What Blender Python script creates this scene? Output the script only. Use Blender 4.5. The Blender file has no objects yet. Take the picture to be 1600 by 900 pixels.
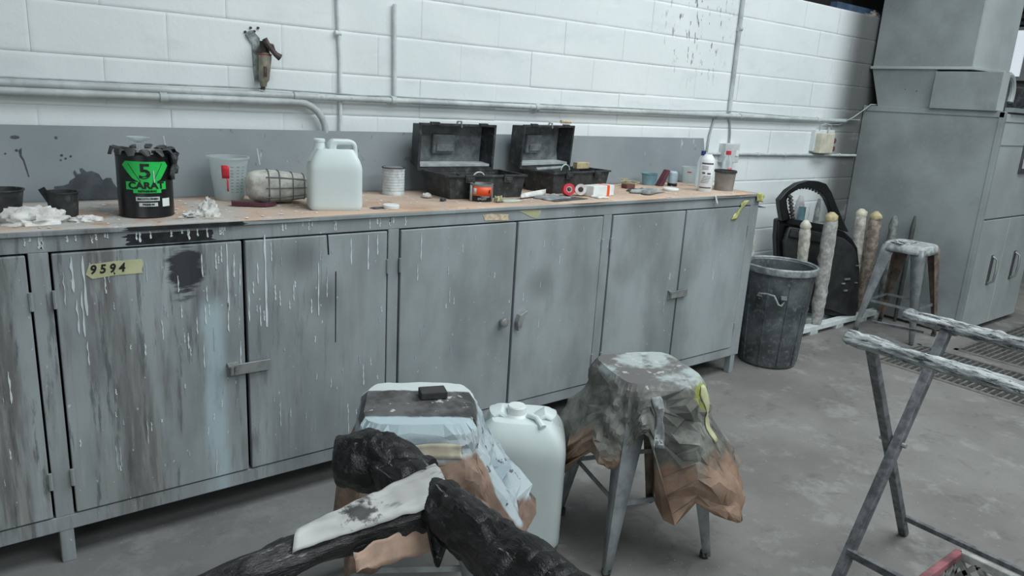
import bpy, math, random
from mathutils import Vector, Matrix, noise
R = math.radians
PI = math.pi
sc = bpy.context.scene
C = sc.collection
random.seed(7)

# ---------------------------------------------------------------- camera, world, light, exposure
yaw, pitch, roll, FPX = 0.66682, -0.252484, 0.0597075, 1155.0
fw = Vector((math.sin(yaw)*math.cos(pitch), math.cos(yaw)*math.cos(pitch), math.sin(pitch)))
rt = Vector((math.cos(yaw), -math.sin(yaw), 0)); up = rt.cross(fw)
r_ = rt*math.cos(roll) + up*math.sin(roll); u_ = -rt*math.sin(roll) + up*math.cos(roll)
cam = bpy.data.cameras.new('camera'); camo = bpy.data.objects.new('camera', cam); C.objects.link(camo)
m = Matrix((r_, u_, -fw)).transposed().to_4x4(); m.translation = (0, 0, 1.4)
camo.matrix_world = m
cam.sensor_width = 36; cam.lens = FPX/1600*36; cam.clip_start = 0.02; cam.clip_end = 100
sc.camera = camo

w = bpy.data.worlds.new('daylight'); sc.world = w; w.use_nodes = True
w.node_tree.nodes['Background'].inputs[0].default_value = (0.84, 0.95, 1.0, 1)
w.node_tree.nodes['Background'].inputs[1].default_value = 0.30

def area(name, loc, rot, sx, sy, power, col=(0.9, 0.97, 1.0)):
    l = bpy.data.lights.new(name, 'AREA'); l.shape = 'RECTANGLE'; l.size = sx; l.size_y = sy
    l.energy = power; l.color = col
    o = bpy.data.objects.new(name, l); C.objects.link(o); o.location = loc; o.rotation_euler = rot
    return o
area('skylight_lamp', (3.2, 0.6, 4.05), (0, 0, 0), 5.0, 1.6, 225)
area('skylight_lamp', (3.2, -2.4, 4.05), (0, 0, 0), 5.0, 1.6, 215)
area('rear_fill_light', (-2.6, -3.0, 2.0), (R(80), 0, R(-42)), 3.6, 3.2, 55)  # added fill light behind the camera, no doorway modelled

sc.view_settings.view_transform = 'Standard'; sc.view_settings.look = 'None'
sc.view_settings.gamma = 1; sc.view_settings.use_curve_mapping = False
sc.view_settings.exposure = -0.36

# ---------------------------------------------------------------- materials
class NT:
    def __init__(s, name, rough=0.6, metal=0.0):
        s.m = bpy.data.materials.new(name); s.m.use_nodes = True; s.t = s.m.node_tree
        s.b = s.t.nodes['Principled BSDF']; s.b.inputs['Roughness'].default_value = rough
        s.b.inputs['Metallic'].default_value = metal
        g = s.t.nodes.new('ShaderNodeNewGeometry'); s.pos = g.outputs['Position']
        tc = s.t.nodes.new('ShaderNodeTexCoord'); s.obj = tc.outputs['Object']
    def n(s, k): return s.t.nodes.new(k)
    def l(s, a, b): s.t.links.new(a, b)
    def noise(s, scale=5, xyz=(1, 1, 1), detail=4, rough=0.6, src=None, off=0, dist=0):
        mp = s.n('ShaderNodeMapping'); mp.inputs['Scale'].default_value = xyz
        mp.inputs['Location'].default_value = (off, off*0.7, off*1.3)
        s.l(src or s.pos, mp.inputs[0])
        nn = s.n('ShaderNodeTexNoise'); nn.inputs['Scale'].default_value = scale
        nn.inputs['Detail'].default_value = detail; nn.inputs['Roughness'].default_value = rough
        nn.inputs['Distortion'].default_value = dist
        s.l(mp.outputs[0], nn.inputs['Vector']); return nn.outputs['Fac']
    def ramp(s, f, a, b, va=0.0, vb=1.0):
        r = s.n('ShaderNodeMapRange'); r.inputs[1].default_value = a; r.inputs[2].default_value = b
        r.inputs[3].default_value = va; r.inputs[4].default_value = vb; r.interpolation_type = 'SMOOTHSTEP'
        s.l(f, r.inputs[0]); return r.outputs[0]
    def sep(s, ax, src=None):
        x = s.n('ShaderNodeSeparateXYZ'); s.l(src or s.pos, x.inputs[0]); return x.outputs[ax]
    def mul(s, a, b, op='MULTIPLY'):
        x = s.n('ShaderNodeMath'); x.operation = op; x.use_clamp = True
        for i, v in enumerate((a, b)):
            if isinstance(v, (int, float)): x.inputs[i].default_value = v
            else: s.l(v, x.inputs[i])
        return x.outputs[0]
    def mix(s, f, a, b):
        x = s.n('ShaderNodeMix'); x.data_type = 'RGBA'
        if isinstance(f, (int, float)): x.inputs[0].default_value = f
        else: s.l(f, x.inputs[0])
        for i, v in ((6, a), (7, b)):
            if isinstance(v, tuple): x.inputs[i].default_value = (*v, 1)
            else: s.l(v, x.inputs[i])
        return x.outputs[2]
    def col(s, c):
        if isinstance(c, tuple): s.b.inputs['Base Color'].default_value = (*c, 1)
        else: s.l(c, s.b.inputs['Base Color'])
        return s
    def bump(s, f, strength=0.3, dist=0.01):
        b = s.n('ShaderNodeBump'); b.inputs['Strength'].default_value = strength; b.inputs['Distance'].default_value = dist
        s.l(f, b.inputs['Height']); s.l(b.outputs[0], s.b.inputs['Normal']); return s

def plain(name, c, rough=0.6, metal=0.0, var=0.25, scale=14, dust=0.0, dustc=(.5, .5, .48), bump=0.0):
    t = NT(name, rough, metal)
    f = t.noise(scale)
    d = tuple(max(0, x*(1-var)) for x in c); b = tuple(min(1, x*(1+var*.6)) for x in c)
    out = t.mix(t.ramp(f, .35, .65), d, b)
    if dust:
        out = t.mix(t.mul(t.ramp(t.noise(40, off=3), .52, .7), dust), out, dustc)
    t.col(out)
    if bump: t.bump(f, bump, .004)
    return t.m

def wall_paint():
    t = NT('white_painted_block', .75)
    c = t.mix(t.ramp(t.noise(1.3), .3, .7), (.71, .76, .765), (.80, .84, .84))
    spk = t.ramp(t.noise(26, (1, 1, .35), 3, .7, off=4), .70, .76)
    zone = t.mul(t.ramp(t.noise(1.6, (1, 1, .5), off=9), .52, .62), .8)
    c = t.mix(t.mul(spk, zone), c, (.16, .18, .18))
    vz = t.n('ShaderNodeVectorMath'); vz.operation = 'DISTANCE'; t.l(t.pos, vz.inputs[0]); vz.inputs[1].default_value = (3.45, 2.84, 1.85)
    fk = t.ramp(t.noise(44, (1, 1, .3), 3, .6, off=44), .60, .64)
    c = t.mix(t.mul(t.mul(t.ramp(vz.outputs['Value'], .42, .12), fk), .85), c, (.10, .11, .11))
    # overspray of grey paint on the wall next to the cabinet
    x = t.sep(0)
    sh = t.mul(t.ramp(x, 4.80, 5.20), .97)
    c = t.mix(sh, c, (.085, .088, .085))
    c = t.mix(t.mul(t.ramp(t.noise(3, (1, 1, 2.5), off=2), .55, .75), .25), c, (.48, .53, .54))
    t.col(c)
    t.bump(t.noise(34, detail=6), .25, .006)
    return t.m

def bench_metal(name, base=(.262, .290, .298), streak=1.0):
    t = NT(name, .5)
    x, z = t.sep(0), t.sep(2)
    left = t.ramp(x, 1.5, .1)
    a = t.noise(10, (1, 1, .12), 5, .65)
    b = t.noise(3, (1, 1, .45), 4, .6, off=5)
    light = tuple(min(1, v*1.35) for v in base); dark = tuple(v*.62 for v in base)
    c = t.mix(t.ramp(b, .32, .68), tuple(v*.80 for v in base), light)
    # brownish dirt, heavier on the left bays
    c = t.mix(t.mul(t.mul(t.ramp(a, .42, .62), .9), t.mul(left, streak)), c, (.135, .130, .125))
    c = t.mix(t.mul(t.mul(t.ramp(t.noise(16, (1, 1, .1), 5, .7, off=7), .56, .70), .75), t.mul(left, streak)), c, (.40, .44, .45))
    c = t.mix(t.mul(t.ramp(t.noise(7, (1, 1, .25), off=11), .6, .78), .4), c, dark)
    fine = t.noise(46, (1, 1, .07), 5, .7, off=61)
    low = t.mul(t.ramp(z, .80, .25, .15, 1), left)
    c = t.mix(t.mul(t.mul(t.ramp(fine, .48, .62), low), .8*streak), c, (.30, .30, .285))
    c = t.mix(t.mul(t.mul(t.ramp(t.noise(38, (1, 1, .1), 5, .7, off=71), .56, .66), left), .75*streak), c, (.085, .088, .09))
    # pale blue run
    band = t.mul(t.ramp(x, .565, .60), t.ramp(x, .668, .63))
    zz = t.mul(t.ramp(z, .78, .70), t.ramp(t.noise(8, (1, 1, .3), off=13), .25, .45))
    c = t.mix(t.mul(t.mul(band, zz), .85*streak), c, (.42, .53, .57))
    # black brushed patch under the large can
    vb = t.n('ShaderNodeMapping'); vb.inputs['Location'].default_value = (-.548, 0, -.53); vb.inputs['Scale'].default_value = (1, 0, .62); t.l(t.pos, vb.inputs[0])
    vl = t.n('ShaderNodeVectorMath'); vl.operation = 'LENGTH'; t.l(vb.outputs[0], vl.inputs[0])
    vm = t.n('ShaderNodeMath'); vm.operation = 'MULTIPLY_ADD'; t.l(t.noise(26, (.22, 1, 1), 4, .7, off=51), vm.inputs[0]); vm.inputs[1].default_value = .10; t.l(vl.outputs['Value'], vm.inputs[2])
    c = t.mix(t.mul(t.ramp(vm.outputs[0], .108, .088), .93*streak if z else 0), c, (.022, .024, .026))
    # soft dark sprayed clouds
    for (cx, cz, rr, k) in ((1.93, .66, .11, .5), (.90, .86, .12, .65), (.98, .72, .10, .6), (2.42, .66, .1, .25)):
        vx = t.n('ShaderNodeVectorMath'); vx.operation = 'DISTANCE'; t.l(t.pos, vx.inputs[0]); vx.inputs[1].default_value = (cx, 2.25, cz)
        c = t.mix(t.mul(t.ramp(vx.outputs['Value'], rr, .01), k), c, (.10, .105, .105))
    # specks
    c = t.mix(t.mul(t.ramp(t.noise(75, (1, 1, .6), 2, .5, off=21), .715, .75), .7), c, (.58, .62, .62))
    t.col(c); t.bump(t.noise(20, (1, 1, .5)), .12, .004)
    return t.m

def floor_mat():
    t = NT('dusty_concrete', .85)
    x = t.sep(0)
    c = t.mix(t.ramp(t.noise(1.6, detail=6), .3, .7), (.150, .146, .136), (.220, .215, .200))
    c = t.mix(t.mul(t.ramp(t.noise(5, detail=8, rough=.7, off=3), .51, .66), .5), c, (.32, .32, .31))
    c = t.mix(t.mul(t.ramp(t.noise(9, detail=7, rough=.7, off=8, dist=.6), .54, .68), .55), c, (.10, .10, .095))
    near = t.ramp(t.sep(1), 1.2, 2.2)
    left = t.ramp(x, 2.6, .8)
    c = t.mix(t.mul(t.mul(near, left), .25), c, (.24, .26, .27))
    c = t.mix(t.mul(t.ramp(t.noise(48, detail=2, off=5), .68, .73), .45), c, (.34, .34, .33))
    t.col(c); t.bump(t.noise(30, detail=6), .25, .005)
    return t.m

def kraft(name, over, lo, hi, brown=(.34, .20, .12), amount=.95):
    """brown masking paper oversprayed with paint in its upper part (world height lo..hi)"""
    t = NT(name, .8)
    b = t.mix(t.ramp(t.noise(9), .35, .65), tuple(v*.72 for v in brown), tuple(min(1, v*1.25) for v in brown))
    o = t.mix(t.ramp(t.noise(13, off=4), .35, .65), tuple(v*.6 for v in over), tuple(min(1, v*1.35) for v in over))
    z = t.sep(2)
    nz = t.n('ShaderNodeMath'); nz.operation = 'MULTIPLY_ADD'; t.l(t.noise(6, off=9), nz.inputs[0]); nz.inputs[1].default_value = .22; t.l(z, nz.inputs[2])
    f = t.mul(t.ramp(nz.outputs[0], lo+.11, hi+.11), amount)
    t.col(t.mix(f, b, o)); t.bump(t.noise(38, detail=5), .3, .004)
    return t.m

def wrapped(name, a, b, fleck, axis, k=.6, thr=.6, rough=.5, fs=22, bmp=.6):
    t = NT(name, rough)
    sx = [1, 1, 1]; sx[axis] = .18
    c = t.mix(t.ramp(t.noise(fs*.7, tuple(sx), 5, .7), .4, .6), a, b)
    c = t.mix(t.mul(t.ramp(t.noise(fs, tuple(sx), 6, .75, off=6, dist=.5), thr, thr+.06), k), c, fleck)
    t.col(c); t.bump(t.noise(fs*.6, tuple(sx), 6, .7), bmp, .008)
    return t.m

def glassy(name, c=(.85, .9, .9), alpha_rough=.15, trans=.9):
    t = NT(name, alpha_rough); t.col(c)
    t.b.inputs['Transmission Weight'].default_value = trans; t.b.inputs['IOR'].default_value = 1.12
    return t.m

def milky(name, c, trans=.35):
    t = NT(name, .4); t.col(t.mix(t.ramp(t.noise(3), .3, .7), tuple(v*.93 for v in c), c))
    t.b.inputs['Subsurface Weight'].default_value = trans
    t.b.inputs['Subsurface Radius'].default_value = (.05, .05, .05)
    t.b.inputs['Subsurface Scale'].default_value = .5
    return t.m

M = {}
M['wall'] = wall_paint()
M['bench'] = bench_metal('stained_grey_paint')
M['frame'] = bench_metal('grey_frame_paint', (.250, .275, .283), .8)
M['floor'] = floor_mat()
M['dark'] = plain('gap_shade_black', (.02, .02, .022))  # shade of the gap above the wall, put into the colour
M['pipe'] = plain('painted_pipe', (.50, .54, .54), .5, var=.2, scale=6, dust=.4, dustc=(.28, .29, .28))
M['pipe_w'] = plain('white_painted_pipe', (.66, .71, .71), .5, var=.12)
M['cable'] = plain('dusty_cable', (.36, .39, .39), .6)
M['board'] = None
def board_mat():
    t = NT('grey_backboard_paint', .55)
    c = t.mix(t.ramp(t.noise(2.5), .3, .7), (.215, .25, .265), (.27, .30, .315))
    c = t.mix(t.mul(t.ramp(t.noise(30, (1, 1, .5), 3, .6, off=3), .66, .72), .6), c, (.12, .13, .14))
    c = t.mix(t.mul(t.ramp(t.noise(24, (1, 1, .3), 3, .6, off=13), .68, .72), .7), c, (.5, .55, .56))
    t.col(c); return t.m
M['board'] = board_mat()
M['cab'] = plain('sprayed_grey_metal', (.275, .305, .305), .5, var=.2, scale=2.2, dust=.35, dustc=(.30, .33, .33))
M['cabf'] = plain('light_grey_metal', (.40, .44, .44), .5, var=.12, scale=2.5)
M['cabd'] = plain('dark_grey_metal', (.07, .075, .075), .5)
def cover_mat():
    t = NT('dusty_brown_card', .85)
    x, y = t.sep(0), t.sep(1)
    c = t.mix(t.ramp(t.noise(4), .35, .65), (.46, .30, .205), (.60, .42, .30))
    left = t.ramp(x, 1.0, .55, .30, .95)
    c = t.mix(t.mul(t.ramp(t.noise(6, detail=8, rough=.7, off=3), .40, .52), left), c, (.45, .45, .43))
    c = t.mix(t.mul(t.ramp(t.noise(16, detail=6, off=12), .60, .68), .5), c, (.16, .14, .13))
    c = t.mix(t.mul(t.ramp(t.noise(20, detail=4, off=17), .64, .70), .6), c, (.70, .70, .68))
    t.col(c); t.bump(t.noise(18, detail=6), .5, .004); return t.m
M['cover'] = cover_mat()
M['dustplastic'] = plain('dust_filmed_plastic', (.165, .182, .188), .6, var=.35, scale=22, dust=.35, dustc=(.26, .28, .28))
M['dust'] = plain('thick_pale_dust', (.42, .45, .45), .8, var=.2, scale=20)
M['black'] = plain('glossy_black_paint', (.012, .013, .014), .3, var=.4, scale=30)
M['bplastic'] = plain('dusty_black_plastic', (.035, .038, .040), .55, var=.4, scale=20, dust=.35, dustc=(.17, .19, .19))
M['green'] = plain('green_label', (.02, .58, .10), .45, var=.08)
M['blackink'] = plain('black_ink', (.01, .012, .01), .5)
M['white'] = plain('white_plastic', (.78, .82, .81), .4, var=.06)
M['milky'] = milky('milky_plastic', (.70, .78, .77))
M['milky_dirty'] = plain('dusty_milky_plastic', (.74, .80, .79), .5, var=.1, scale=10, dust=.3, dustc=(.45, .45, .43))
M['clear'] = glassy('clear_plastic', (.80, .86, .86), .3, .75)
M['red'] = plain('red_print', (.62, .03, .05), .45)
M['orange'] = plain('orange_red_label', (.85, .10, .02), .45, var=.06)
M['maroon'] = plain('maroon_abrasive', (.10, .03, .045), .8)
M['rag'] = plain('crumpled_white_paper', (.68, .68, .65), .85, var=.2, scale=25)
M['bundle'] = plain('dusty_cream_plastic', (.55, .55, .50), .7, var=.3, scale=18, dust=.4, dustc=(.22, .22, .21))
M['wire'] = plain('grey_wire', (.16, .17, .17), .5)
M['tinw'] = plain('white_tin', (.62, .67, .68), .45, var=.15, scale=30, dust=.4, dustc=(.2, .2, .2))
M['steel'] = plain('dull_steel', (.36, .37, .36), .4, .5, var=.25)
M['tape'] = plain('yellowish_masking_tape', (.50, .50, .30), .7, var=.15)
M['tape2'] = plain('pale_orange_tape', (.60, .48, .34), .7, var=.3, scale=60)
M['tapeg'] = plain('wrinkled_yellow_tape', (.52, .52, .20), .6, var=.4, scale=30)
M['blue'] = plain('dusty_blue_plastic', (.16, .30, .36), .5)
M['bluecap'] = plain('dark_blue_cap', (.03, .06, .22), .4)
M['wood'] = plain('pale_wood', (.50, .42, .24), .7, scale=30)
M['brown'] = plain('red_brown_block', (.15, .06, .05), .7)
M['greypaper'] = plain('painted_grey_paper', (.30, .32, .32), .8, var=.35, scale=22)
M['darkpaper'] = plain('dark_sprayed_paper', (.07, .075, .08), .8, var=.4, scale=20)
M['pot'] = plain('dusty_beige_pot', (.24, .22, .20), .7, var=.25, scale=12)
M['socket'] = plain('cream_socket', (.62, .59, .48), .5, var=.15)
M['socketw'] = plain('white_socket', (.60, .62, .62), .5, var=.15)
M['rust'] = plain('dark_rusty_metal', (.07, .055, .05), .6, .3, var=.5, scale=40)
M['valve'] = plain('khaki_valve_paint', (.26, .25, .19), .55, var=.3, scale=30)
M['drip_w'] = plain('white_paint_drip', (.66, .72, .73), .35, var=.12)
M['drip_b'] = plain('pale_blue_paint_drip', (.42, .50, .53), .35, var=.2)
M['drip_k'] = plain('black_paint_smear', (.02, .022, .024), .35, var=.6, scale=30)
M['splash'] = plain('dark_grey_paint_splash', (.055, .065, .075), .45, var=.35, scale=18)
M['bin'] = plain('dusty_galvanised_grey', (.105, .12, .125), .5, .2, var=.45, scale=7, dust=.5, dustc=(.26, .28, .28))
M['binrim'] = plain('worn_rim', (.30, .33, .33), .5, .2, var=.4, scale=25)
M['door'] = plain('gloss_black_door', (.008, .009, .010), .28, var=.4, scale=5)
M['doorin'] = plain('dusty_black_trim', (.018, .020, .021), .6, var=.5, scale=9)
M['wrapw'] = plain('wrapped_post_paper', (.52, .50, .44), .85, var=.3, scale=35, bump=.8)
M['wrapg'] = plain('grey_wrapped_post', (.24, .25, .25), .8, var=.35, scale=30, bump=.6)
M['wrapo'] = plain('brown_wrapped_post', (.28, .23, .19), .8, var=.45, scale=30, bump=.6)
M['stool'] = plain('pale_grey_stool_paint', (.27, .29, .30), .45, .2, var=.25, scale=14, dust=.3, dustc=(.12, .10, .09))
M['stoolr'] = plain('rusty_stool_leg', (.22, .17, .14), .6, .2, var=.4, scale=16, dust=.3, dustc=(.10, .07, .05))
M['stoolw'] = plain('white_paint_on_stool', (.44, .46, .46), .6, var=.35, scale=25)
M['grate'] = plain('dusty_grate_steel', (.19, .19, .175), .6, .2, var=.25)
M['pit'] = plain('dark_channel', (.03, .03, .028), .9)
M['kerb'] = plain('light_concrete', (.34, .335, .30), .85, var=.15, scale=5)
M['trestlepaint'] = wrapped('layered_white_grey_paint', (.20, .22, .225), (.46, .49, .49), (.03, .033, .037), 1, .95, .505, fs=80, bmp=1.0)
M['blackwrap'] = wrapped('peeling_black_wrap', (.004, .004, .004), (.013, .012, .013), (.34, .34, .33), 1, .85, .62, .34, fs=75, bmp=1.0)
M['legpaint'] = plain('grey_speckled_leg', (.15, .16, .17), .5, .2, var=.4, scale=30, dust=.4, dustc=(.3, .3, .3))
M['sand'] = plain('dark_sanding_block', (.045, .045, .045), .85)
M['crater'] = plain('faded_red_plastic', (.22, .075, .085), .6, var=.5, scale=14, dust=.3, dustc=(.3, .28, .28))
M['crateg'] = plain('dusty_grey_plastic', (.34, .35, .33), .6, var=.35, scale=20)
M['bag'] = plain('white_paper_bag', (.80, .84, .84), .7, var=.1)
M['bluestrip'] = plain('faded_blue_paint', (.05, .09, .15), .6)

# ---------------------------------------------------------------- geometry helpers
class MB:
    def __init__(s): s.v = []; s.f = []
    def add(s, v, f):
        o = len(s.v); s.v += [tuple(p) for p in v]; s.f += [tuple(i+o for i in q) for q in f]; return s
    def box(s, x0, x1, y0, y1, z0, z1, mt=None):
        v = [(x, y, z) for x in (x0, x1) for y in (y0, y1) for z in (z0, z1)]
        if mt: v = [mt @ Vector(p) for p in v]
        return s.add(v, [(0, 1, 3, 2), (4, 6, 7, 5), (0, 4, 5, 1), (2, 3, 7, 6), (0, 2, 6, 4), (1, 5, 7, 3)])
    def bar(s, a, b, wx, wz, upv=(0, 0, 1)):
        a, b = Vector(a), Vector(b); d = (b-a).normalized(); sd = d.cross(Vector(upv))
        if sd.length < 1e-4: sd = d.cross(Vector((1, 0, 0)))
        sd.normalize(); uu = sd.cross(d).normalized()
        v = []
        for p in (a, b):
            for i, j in ((-1, -1), (1, -1), (1, 1), (-1, 1)): v.append(p + sd*wx/2*i + uu*wz/2*j)
        return s.add(v, [(3, 2, 1, 0), (4, 5, 6, 7), (0, 1, 5, 4), (1, 2, 6, 5), (2, 3, 7, 6), (3, 0, 4, 7)])
    def tube(s, pts, rad, n=10, cap=True, lump=0, ls=20, flat=(1, 1), seed=0, ridge=0, stretch=None):
        pts = [Vector(p) for p in pts]; k = len(pts)
        rr = rad if isinstance(rad, (list, tuple)) else [rad]*k
        v = []; f = []; pu = None
        for i, p in enumerate(pts):
            d = (pts[min(i+1, k-1)] - pts[max(i-1, 0)]).normalized()
            if pu is None:
                pu = Vector((0, 0, 1)) if abs(d.z) < .9 else Vector((1, 0, 0))
            sd = d.cross(pu).normalized(); uu = sd.cross(d).normalized(); pu = uu
            for j in range(n):
                a = 2*PI*j/n
                q = sd*math.cos(a)*flat[0] + uu*math.sin(a)*flat[1]
                r = rr[i]
                if lump:
                    c = p + q*r
                    if stretch: c = Vector((c.x*stretch[0], c.y*stretch[1], c.z*stretch[2]))
                    c = c + Vector((seed*3.1, seed*1.7, seed))
                    r *= 1 + lump*(noise.noise(c*ls) + .6*noise.noise(c*ls*2.3) + .5*abs(noise.noise(c*ls*.6)) + ridge*(1-2.6*abs(noise.noise(c*ls*1.7)))+ ridge*.6*(1-2.6*abs(noise.noise(c*ls*4)))) * (1 if not stretch else 1)
                v.append(p + q*r)
        for i in range(k-1):
            for j in range(n):
                f.append((i*n+j, i*n+(j+1) % n, (i+1)*n+(j+1) % n, (i+1)*n+j))
        if cap: f.append(tuple(range(n))[::-1]); f.append(tuple((k-1)*n+j for j in range(n)))
        return s.add(v, f)
    def lathe(s, prof, n=32, c=(0, 0, 0), mt=None, cap=False):
        v = []; f = []
        for r, z in prof:
            for j in range(n):
                a = 2*PI*j/n; v.append(Vector((c[0]+r*math.cos(a), c[1]+r*math.sin(a), c[2]+z)))
        if mt: v = [mt @ p for p in v]
        k = len(prof)
        for i in range(k-1):
            for j in range(n): f.append((i*n+j, i*n+(j+1) % n, (i+1)*n+(j+1) % n, (i+1)*n+j))
        if cap: f.append(tuple(range(n))[::-1]); f.append(tuple((k-1)*n+j for j in range(n)))
        return s.add(v, f)
    def prism(s, poly, fn0, fn1):
        """closed polygon extruded between two mappings of 2D points to 3D"""
        n = len(poly)
        v = [fn0(*p) for p in poly] + [fn1(*p) for p in poly]
        f = [tuple(range(n)), tuple(range(2*n-1, n-1, -1))]
        f += [(i, i+n, (i+1) % n + n, (i+1) % n) for i in range(n)]
        return s.add(v, f)
    def ring(s, outer, inner, fn0, fn1):
        """strip between two open or closed outlines of equal length (closed), with thickness"""
        n = len(outer)
        v = [fn0(*p) for p in outer] + [fn0(*p) for p in inner] + [fn1(*p) for p in outer] + [fn1(*p) for p in inner]
        f = []
        for i in range(n):
            j = (i+1) % n
            f += [(i, j, n+j, n+i), (2*n+i, 3*n+i, 3*n+j, 2*n+j), (i, 2*n+i, 2*n+j, j), (n+i, n+j, 3*n+j, 3*n+i)]
        return s.add(v, f)
    def grid(s, fn, nu, nv, closed=False):
        v = [fn(i/nu if closed else i/(nu-1), j/(nv-1)) for j in range(nv) for i in range(nu)]
        f = []
        for j in range(nv-1):
            for i in range(nu if closed else nu-1):
                k = (i+1) % nu
                f.append((j*nu+i, j*nu+k, (j+1)*nu+k, (j+1)*nu+i))
        return s.add(v, f)

def tag(o, label=None, cat=None, group=None, kind=None):
    for k, v in (('label', label), ('category', cat), ('group', group), ('kind', kind)):
        if v: o[k] = v
    return o
def thing(name, label, cat, loc=(0, 0, 0), rz=0, group=None):
    o = bpy.data.objects.new(name, None); C.objects.link(o); o.empty_display_size = .05
    o.location = loc; o.rotation_euler = (0, 0, rz)
    return tag(o, label, cat, group)
def obj(name, mb, mat, parent=None, world=True, smooth=35, bevel=0, thick=0, label=None, kind=None, loc=None):
    """world=True: mb is in world coordinates; it is re-based on the parent (or on its own base)"""
    v = mb.v
    par = Vector((0, 0, 0)); rz = 0
    if parent is not None:
        top = parent
        while top.parent: top = top.parent
        par = top.location.copy(); rz = top.rotation_euler[2]
    o0 = Vector((0, 0, 0))
    if parent is None:
        if loc is not None: o0 = Vector(loc)
        elif v:
            o0 = Vector(((min(p[0] for p in v)+max(p[0] for p in v))/2, (min(p[1] for p in v)+max(p[1] for p in v))/2, min(p[2] for p in v)))
    if parent is not None and world:
        mt = Matrix.Rotation(-rz, 3, 'Z'); v = [mt @ (Vector(p)-par) for p in v]
    elif parent is None:
        v = [Vector(p)-o0 for p in v]
    me = bpy.data.meshes.new(name); me.from_pydata([tuple(p) for p in v], [], mb.f); me.validate(); me.update()
    import bmesh
    bm = bmesh.new(); bm.from_mesh(me); bmesh.ops.recalc_face_normals(bm, faces=bm.faces); bm.to_mesh(me); bm.free()
    for m_ in (mat if isinstance(mat, (list, tuple)) else [mat]): me.materials.append(m_)
    if smooth:
        me.polygons.foreach_set('use_smooth', [True]*len(me.polygons)); me.set_sharp_from_angle(angle=R(smooth))
    o = bpy.data.objects.new(name, me); C.objects.link(o)
    if parent is not None: o.parent = parent
    else: o.location = o0
    if thick:
        s_ = o.modifiers.new('thickness', 'SOLIDIFY'); s_.thickness = thick; s_.offset = 0
    if bevel:
        b = o.modifiers.new('bevel', 'BEVEL'); b.width = bevel; b.segments = 2; b.limit_method = 'ANGLE'
    return tag(o, label, kind=kind)
def copy_tree(o, parent=None):
    c = o.copy(); C.objects.link(c); c.parent = parent
    for ch in list(o.children): copy_tree(ch, c)
    return c
def struct(name, mb, mat, **k):
    o = obj(name, mb, mat, **k); o['kind'] = 'structure'; return o
def text_mb(txt, size, fn, depth=.0006, align='CENTER', bold=0.0, sx=1.0):
    """letters as thin solid shapes; fn maps (x, y, depth) to a place on the surface"""
    cu = bpy.data.curves.new('lettering', 'FONT'); cu.body = txt; cu.size = size; cu.align_x = align; cu.align_y = 'CENTER'
    cu.offset = bold; cu.resolution_u = 3; cu.extrude = .5
    o = bpy.data.objects.new('lettering', cu); C.objects.link(o)
    me = o.to_mesh(); mb = MB()
    mb.add([fn(v.co.x*sx, v.co.y, depth if v.co.z > 0 else 0) for v in me.vertices], [tuple(p.vertices) for p in me.polygons])
    o.to_mesh_clear(); bpy.data.objects.remove(o); bpy.data.curves.remove(cu)
    return mb

# ================================================================ STRUCTURE
WY = 2.84
mb = MB(); mb.box(-4, 11, -5, 5.2, -.25, -.005)
# floor with an opening for the drain channels
fl = MB()
gx0, gx1, gy1 = 4.33, 6.4, 1.97
fl.box(-4, gx0, -5, 5.2, -.25, 0); fl.box(gx1, 11, -5, 5.2, -.25, 0); fl.box(gx0, gx1, gy1, 5.2, -.25, 0)
fl.box(gx0, gx1, -5, -2.0, -.25, 0); fl.box(4.93, 5.04, -2.0, gy1, -.25, 0); fl.box(5.04, gx1, 1.80, gy1, -.25, 0)
fl.box(gx0, gx1, -2.0, gy1, -.25, -.12)
struct('floor', fl, M['floor'], smooth=0, loc=(0, 0, 0))
wb = MB(); wb.box(-3.0, 5.62, WY+.0008, WY+.2, 0, 2.085)
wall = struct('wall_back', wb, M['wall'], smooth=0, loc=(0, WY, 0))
# painted concrete blocks, each one its own piece
blks = []
for k in range(3):
    b = MB(); rnd = random.Random(k)
    us = [0, .004, .03, .12, .3, .5, .7, .88, .97, .996, 1]; vs = [0, .012, .075, .25, .5, .75, .925, .988, 1]
    vv = []
    for z in vs:
        for x in us:
            ex = min(x, 1-x)*.3994; ez = min(z, 1-z)*.1600; e = min(ex, ez)
            y = (.0010 if ez < 1e-6 else -.0002) if e < 1e-6 else -.0010
            y += 0 if e < 1e-6 else .0013*noise.noise(Vector((x*4+k*5, z*2.5, k)))
            vv.append(((x-.5)*.3994, y, (z-.5)*.1600))
    nu = len(us)
    ff = [(j*nu+i, j*nu+i+1, (j+1)*nu+i+1, (j+1)*nu+i) for j in range(len(vs)-1) for i in range(nu-1)]
    b.add(vv, ff)
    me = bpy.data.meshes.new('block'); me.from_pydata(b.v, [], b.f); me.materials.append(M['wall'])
    me.polygons.foreach_set('use_smooth', [True]*len(me.polygons)); blks.append(me)
for rw in range(13):
    z = 1.53 + (rw-9)*.1605
    for i in range(-2, 15):
        x = .27 + i*.4 + (.2 if rw % 2 else 0)
        if x-.2 > 5.5: continue
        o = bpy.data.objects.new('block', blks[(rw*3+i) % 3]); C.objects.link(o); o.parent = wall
        o.location = (x, 0 + random.uniform(-.0012, .0012), z)
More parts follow.
